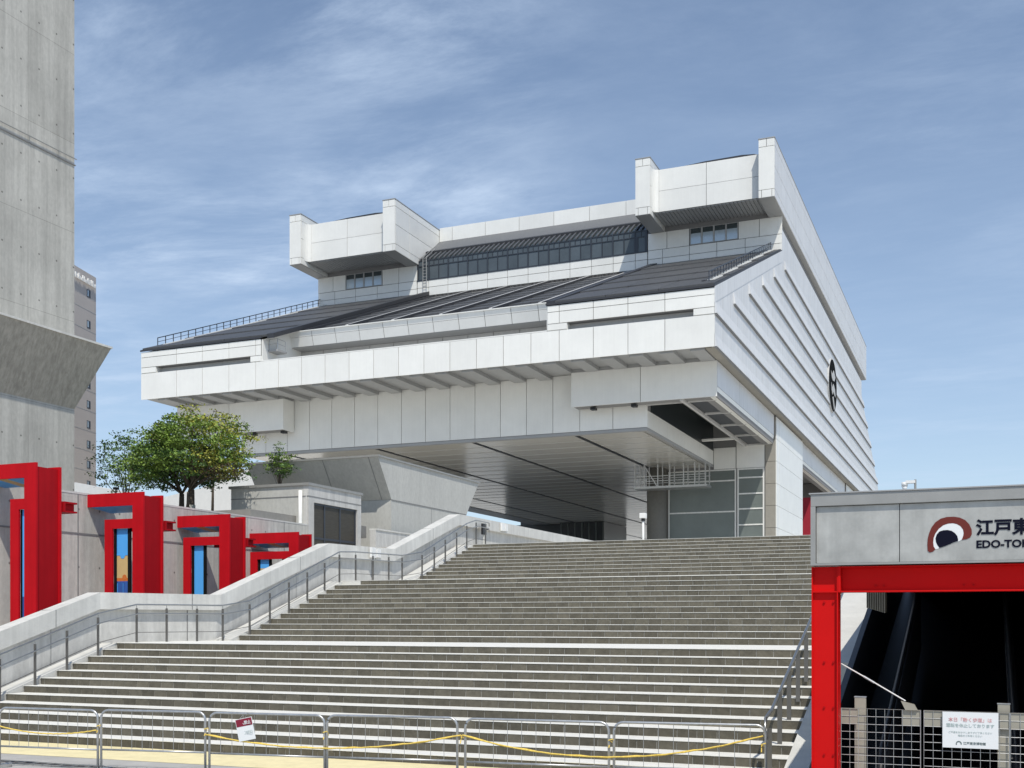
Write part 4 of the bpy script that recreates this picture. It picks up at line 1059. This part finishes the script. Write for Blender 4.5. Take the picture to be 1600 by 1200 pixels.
for x,zt,lb in ((-1.17,1.63,'beige sheet metal post behind the first mesh gate leaf'),(0.105,1.60,'beige sheet metal post behind the closure notice')):
    g = thing('gate_post', (x,11.42,0), lb, 'post', 'beige posts behind the mesh gates')
    MB().box(x,x+0.105,11.40,11.46,0,zt).build('post','beige_metal',g,bevel=0.004)
    MB().box(x-0.004,x+0.109,11.396,11.464,zt,zt+0.008).build('cap','galv',g)
g = thing('stay_rod', (-1.0,11.5,1.7), 'white adjustable stay rod slanting down from the red post to the mesh gate', 'rod')
MB().tube([(-1.29,11.36,1.955),(-1.02,11.36,1.80),(-0.70,11.36,1.61)],0.006,8).build('rod','white_wall',g)
MB().tube([(-1.08,11.36,1.835),(-0.98,11.36,1.775)],0.011,8).build('turnbuckle','galv',g)
MB().hexa([(-0.70,11.34,1.525),(-0.59,11.34,1.525),(-0.59,11.37,1.525),(-0.70,11.37,1.525)],[(-0.74,11.34,1.61),(-0.62,11.34,1.58),(-0.62,11.37,1.58),(-0.74,11.37,1.61)]).build('bracket','beige_metal',g)
nt = thing('notice', (-0.13,11.34,1.35), 'white paper closure notice in red and grey Japanese print hung on the mesh gate', 'notice')
MB().box(-0.37,0.112,11.335,11.338,1.187,1.522).build('sheet','paper',nt)
text_part('print','本日「動く歩道」は','ink_red',nt,-0.13,11.333,1.435,0.042,align='CENTER',extrude=0.0006,bold=0.0005)
text_part('print','運転を休止しております','ink_grey',nt,-0.13,11.333,1.383,0.038,align='CENTER',extrude=0.0006,bold=0.0006)
text_part('print','ご不便をおかけしますがご了承ください','ink_grey',nt,-0.13,11.333,1.325,0.021,align='CENTER',extrude=0.0005)
text_part('print','階段をご利用ください','ink_grey',nt,-0.13,11.333,1.295,0.021,align='CENTER',extrude=0.0005)
text_part('print','江戸東京博物館','ink_dark',nt,-0.19,11.333,1.222,0.028,extrude=0.0005,bold=0.0004)
a_ = arc(-0.228,1.224,0.026,0.028,-10,200,14)+arc(-0.228,1.224,0.017,0.018,200,-10,14)
MB().prism(a_,11.3325,11.3345,'Y').build('print_emblem','ink_dark',nt)

# cctv camera on the fascia roof
cc = thing('security_camera', (-0.72,12.8,3.58), 'white dome security camera on a grey post above the name fascia', 'camera')
MB().tube([(-0.70,13,3.5),(-0.70,13,3.90)],0.012,8).build('post','trim_steel',cc)
MB().box(-0.80,-0.70,12.97,13.03,3.86,3.89).build('arm','white_wall',cc)
MB().tube([(-0.81,13,3.875),(-0.81,13,3.83)],0.032,14).build('housing','white_wall',cc,smooth=True)
dm = MB(); dm.tube([(-0.81,13,3.83),(-0.81,13,3.80),(-0.81,13,3.785)],0.030,14,0.012); dm.build('dome','paper',cc,smooth=True)

# ================================================================== CROWD BARRIERS
def fl(u): return 13.8 + (u+13.83)*0.138
ang = math.atan(0.138)
bl = ['first silver crowd barrier from the left, at the foot of the stairs','second silver crowd barrier from the left, with nothing hung on it',
      'silver crowd barrier carrying the small tilted crimson and white sign','silver crowd barrier just right of the one with the sign',
      'fifth silver crowd barrier from the left, hung with the thickest yellow rope','last silver crowd barrier on the right, next to the blue-grey handrail']
starts = [-14.70,-12.84,-10.96,-9.03,-6.90,-4.76]; ends = [-12.90,-11.03,-9.07,-7.02,-4.83,-2.72]
BG = 'crowd barriers across the foot of the stairs'
for k,(a,b) in enumerate(zip(starts,ends)):
    g = thing('crowd_barrier', (a,fl(a),0), bl[k], 'barrier', BG)
    rzz = (-0.004,0.003,-0.002,0.004,-0.003,0.002)[k]
    def Q(t,z,o=0.0):
        u = a+(b-a)*t; return (u - math.sin(ang)*o, fl(u)+o*math.cos(ang), z + rzz*2*t)
    zt, rad = 0.955, 0.13
    w = b-a; tr = rad/w
    pts = [Q(0,0.0),Q(0,zt-rad)]
    for i in range(1,8):
        t = math.pi/2*i/8; pts.append(Q(tr*(1-math.cos(t)), zt-rad+rad*math.sin(t)))
    pts += [Q(tr,zt),Q(1-tr,zt)]
    for i in range(1,8):
        t = math.pi/2*i/8; pts.append(Q(1-tr+tr*math.sin(t), zt-rad+rad*math.cos(t)))
    pts += [Q(1,zt-rad),Q(1,0.0)]
    MB().tube(pts,0.019,10).build('tube_frame','galv',g,smooth=True)
    MB().tube([Q(0,0.335),Q(1,0.335)],0.015,8).build('lower_bar','galv',g,smooth=True)
    n = 10
    for i in range(1,n):
        MB().tube([Q(i/n,0.335),Q(i/n,zt)],0.0042,5).build('wire','galv',g)
    for t in (0.0,1.0):
        MB().tube([Q(t,0.02,-0.28),Q(t,0.035,0),Q(t,0.02,0.28)],0.014,8).build('foot','galv',g)
        MB().tube([Q(t+(0.06 if t==0 else -0.06),0.004,0.0),Q(t+(0.06 if t==0 else -0.06),0.03,0.0)],0.10,18).build('foot_weight','trim_steel',g)
# rope
rope = thing('rope', (-9,14.4,0.7), 'yellow plastic rope sagging along the row of crowd barriers', 'rope')
ropts = []
seg = [(-14.68,0.66,-12.90,0.64,0.09),(-12.84,0.68,-11.00,0.62,0.10),(-11.0,0.62,-6.95,0.72,0.20),(-6.93,0.72,-2.75,0.82,0.30)]
for si,(a,za,b,zb,sag) in enumerate(seg):
    if si == 1: continue
    pts = []
    for i in range(33):
        t = i/32; u = a+(b-a)*t
        pts.append((u, fl(u)-0.03+0.004*math.sin(i*2.3), za+(zb-za)*t - 4*sag*t*(1-t) + 0.003*math.sin(i*3.1)))
    MB().tube(pts,0.011,7).build('strand','yellow',rope,smooth=True)
    if si >= 2: MB().tube([(x,y+0.012,z+0.012*math.sin(j*1.1)) for j,(x,y,z) in enumerate(pts)],0.008,6).build('strand','yellow',rope,smooth=True)
for u in (-12.87,-11.0,-9.05,-6.94,-4.8,-2.75):
    MB().tube([(u-0.03,fl(u)-0.03,0.70),(u+0.03,fl(u)-0.02,0.72),(u+0.035,fl(u)+0.02,0.66),(u-0.03,fl(u)+0.03,0.69),(u-0.02,fl(u)-0.04,0.60)],0.009,6).build('knot','yellow',rope)
# small sign
sg = thing('closed_sign', (-10.33,14.2,0.7), 'small tilted sign with crimson header hung on the third crowd barrier', 'sign')
tl = R(12)
def S(x,z,o=0.0):
    ca,sa = math.cos(tl),math.sin(tl)
    X = x*ca - z*sa; Z = x*sa + z*ca
    return (-10.33+X, fl(-10.33)-0.05+0.138*X+o, 0.735+Z)
def splate(name,m,x0,x1,z0,z1,o,th=0.004):
    MB().hexa([S(x0,z0,o),S(x1,z0,o),S(x1,z0,o+th),S(x0,z0,o+th)],[S(x0,z1,o),S(x1,z1,o),S(x1,z1,o+th),S(x0,z1,o+th)]).build(name,m,sg)
splate('board','paper',-0.14,0.14,-0.185,0.155,0.0)
splate('header','crimson',-0.132,0.132,0.035,0.147,-0.003,0.002)
p0 = S(0,0.062,-0.006)
text_part('print','立入禁止','paper',sg,p0[0],p0[1],p0[2],0.062,align='CENTER',extrude=0.0006,tilt=tl,bold=0.001)
p0 = S(0,-0.09,-0.004)
text_part('print','CLOSED','ink_grey',sg,p0[0],p0[1],p0[2],0.068,align='CENTER',extrude=0.0006,tilt=tl)
MB().tube([S(-0.06,0.15),(-10.38,fl(-10.33),0.965),(-10.30,fl(-10.33)-0.02,0.967),S(0.02,0.15)],0.004,5).build('hanger','stainless',sg)

# ================================================================== TREES
def tree(loc, h, crown, label, mats, n_clump, leaf, seed, trunk_r=0.12, wrap=True, name='maple_tree', group='trees on the terrace behind the wall', tw=0.25, leaves=26):
    rr = random.Random(seed)
    t = thing(name, loc, label, 'tree', group)
    L0 = Vector(loc)
    cx, cy, cz, rx, ry, rz_ = crown
    C0 = L0 + Vector((cx,cy,cz))
    tr = MB()
    fork = L0 + Vector((0.03,0,h*0.22))
    tr.tube([L0-Vector((0,0,0.3)), L0+Vector((0.02,0,h*0.1)), fork], trunk_r, 10, trunk_r*0.8)
    tips = []
    nb = 9
    for i in range(nb):
        a = 2*math.pi*i/nb + rr.uniform(-0.3,0.3)
        f = rr.uniform(0.45,0.95)
        end = C0 + Vector((math.cos(a)*rx*f, math.sin(a)*ry*f, rr.uniform(-0.45,0.55)*rz_))
        if i == 0: end = C0 + Vector((0,0,rz_*0.8))
        midp = fork.lerp(end,0.5) + Vector((rr.uniform(-.15,.15),rr.uniform(-.15,.15),rz_*0.12))
        tr.tube([fork, fork.lerp(midp,0.5)+Vector((0,0,0.05)), midp, midp.lerp(end,0.55)+Vector((0,0,0.08)), end], trunk_r*0.42, 6, trunk_r*0.08)
        for j in range(7):
            s0 = midp.lerp(end, rr.uniform(0.0,0.9)); 
            e = s0 + Vector((rr.uniform(-1,1)*rx*0.35, rr.uniform(-1,1)*ry*0.35, rr.uniform(-0.15,0.45)*rz_))
            tr.tube([s0, s0.lerp(e,0.5)+Vector((0,0,0.05)), e], trunk_r*0.14, 4, trunk_r*0.04); tips.append(e)
        tips.append(end)
    tr.build('trunk','bark',t,smooth=True)
    if wrap: MB().tube([L0, L0+Vector((0,0,0.45))], trunk_r*1.15, 12).build('trunk_wrap','wrap',t,smooth=True)
    groups = {m:MB() for m in mats}
    for i in range(n_clump):
        if i < len(tips) and rr.random() < 0.8: c = tips[i] + Vector((rr.uniform(-.15,.15),rr.uniform(-.15,.15),rr.uniform(-.1,.1)))
        else:
            a = rr.uniform(0,2*math.pi); el = math.asin(rr.uniform(-0.75,1)); f = rr.uniform(0.55,1.0)**0.6
            lump = 1+0.13*math.sin(3*a+seed)+0.09*math.sin(7*a+2*seed)
            c = C0 + Vector((math.cos(a)*math.cos(el)*rx*f*lump, math.sin(a)*math.cos(el)*ry*f*lump, math.sin(el)*rz_*f*lump))
        rel = (c.z-C0.z)/rz_; side = (c.x-C0.x)/rx  # higher and sunward clumps go lighter: sunlight put into the leaf colour
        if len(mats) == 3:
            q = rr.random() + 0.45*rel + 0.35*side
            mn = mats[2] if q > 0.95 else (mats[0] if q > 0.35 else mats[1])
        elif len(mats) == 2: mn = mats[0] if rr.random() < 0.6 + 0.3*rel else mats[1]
        else: mn = mats[0]
        g = groups[mn]
        cr = rr.uniform(0.6,1.3)*tw
        for k in range(leaves):
            d = Vector((rr.gauss(0,1),rr.gauss(0,1),rr.gauss(0,0.26)))*cr*0.75
            pp = c + d; s = leaf*rr.uniform(0.6,1.35)
            nn = Vector((rr.uniform(-1,1),rr.uniform(-1,1),rr.uniform(0.1,1.5))).normalized()
            x = nn.cross(Vector((rr.uniform(-1,1),rr.uniform(-1,1),rr.uniform(-1,1)))).normalized(); y = nn.cross(x)
            g.poly([pp-x*s, pp-y*s*0.55, pp+x*s, pp+y*s*0.55], [(0,1,2,3)])
    for mn,g in groups.items():
        if g.v:
            c_ = g.build('crown',mn,t)
    return t

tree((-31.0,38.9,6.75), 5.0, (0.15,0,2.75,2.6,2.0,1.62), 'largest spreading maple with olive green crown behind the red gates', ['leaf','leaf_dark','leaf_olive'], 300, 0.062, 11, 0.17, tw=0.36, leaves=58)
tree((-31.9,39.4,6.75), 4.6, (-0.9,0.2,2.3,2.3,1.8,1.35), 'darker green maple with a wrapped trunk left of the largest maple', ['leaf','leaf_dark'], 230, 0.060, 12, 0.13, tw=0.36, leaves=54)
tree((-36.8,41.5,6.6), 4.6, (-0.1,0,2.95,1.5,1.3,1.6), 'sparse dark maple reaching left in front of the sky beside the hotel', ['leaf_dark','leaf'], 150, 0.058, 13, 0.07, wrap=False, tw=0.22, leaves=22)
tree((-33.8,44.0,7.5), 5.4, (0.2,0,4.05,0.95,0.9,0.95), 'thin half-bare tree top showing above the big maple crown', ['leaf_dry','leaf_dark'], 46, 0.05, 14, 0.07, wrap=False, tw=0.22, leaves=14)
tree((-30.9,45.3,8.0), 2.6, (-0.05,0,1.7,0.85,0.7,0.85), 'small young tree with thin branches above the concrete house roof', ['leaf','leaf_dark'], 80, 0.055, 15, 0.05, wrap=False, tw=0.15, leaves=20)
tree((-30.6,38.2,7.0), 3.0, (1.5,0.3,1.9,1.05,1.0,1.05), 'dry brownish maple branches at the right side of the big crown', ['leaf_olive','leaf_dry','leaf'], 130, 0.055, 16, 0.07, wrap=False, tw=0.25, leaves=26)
MB().box(-36,-26.6,37,46.0,6.15,6.7).build('planting_bed','alley',kind='structure')
# lamp post between the trees
t = thing('lamp_post', (-34.2,38.0,6.15), 'thin dark lamp post under the left maple', 'lamp')
MB().tube([(-34.2,38,6.15),(-34.2,38,7.9)],0.03,8).build('pole','black',t)
MB().box(-34.28,-34.12,37.9,38.1,7.9,8.0).build('lamp_head','black',t)
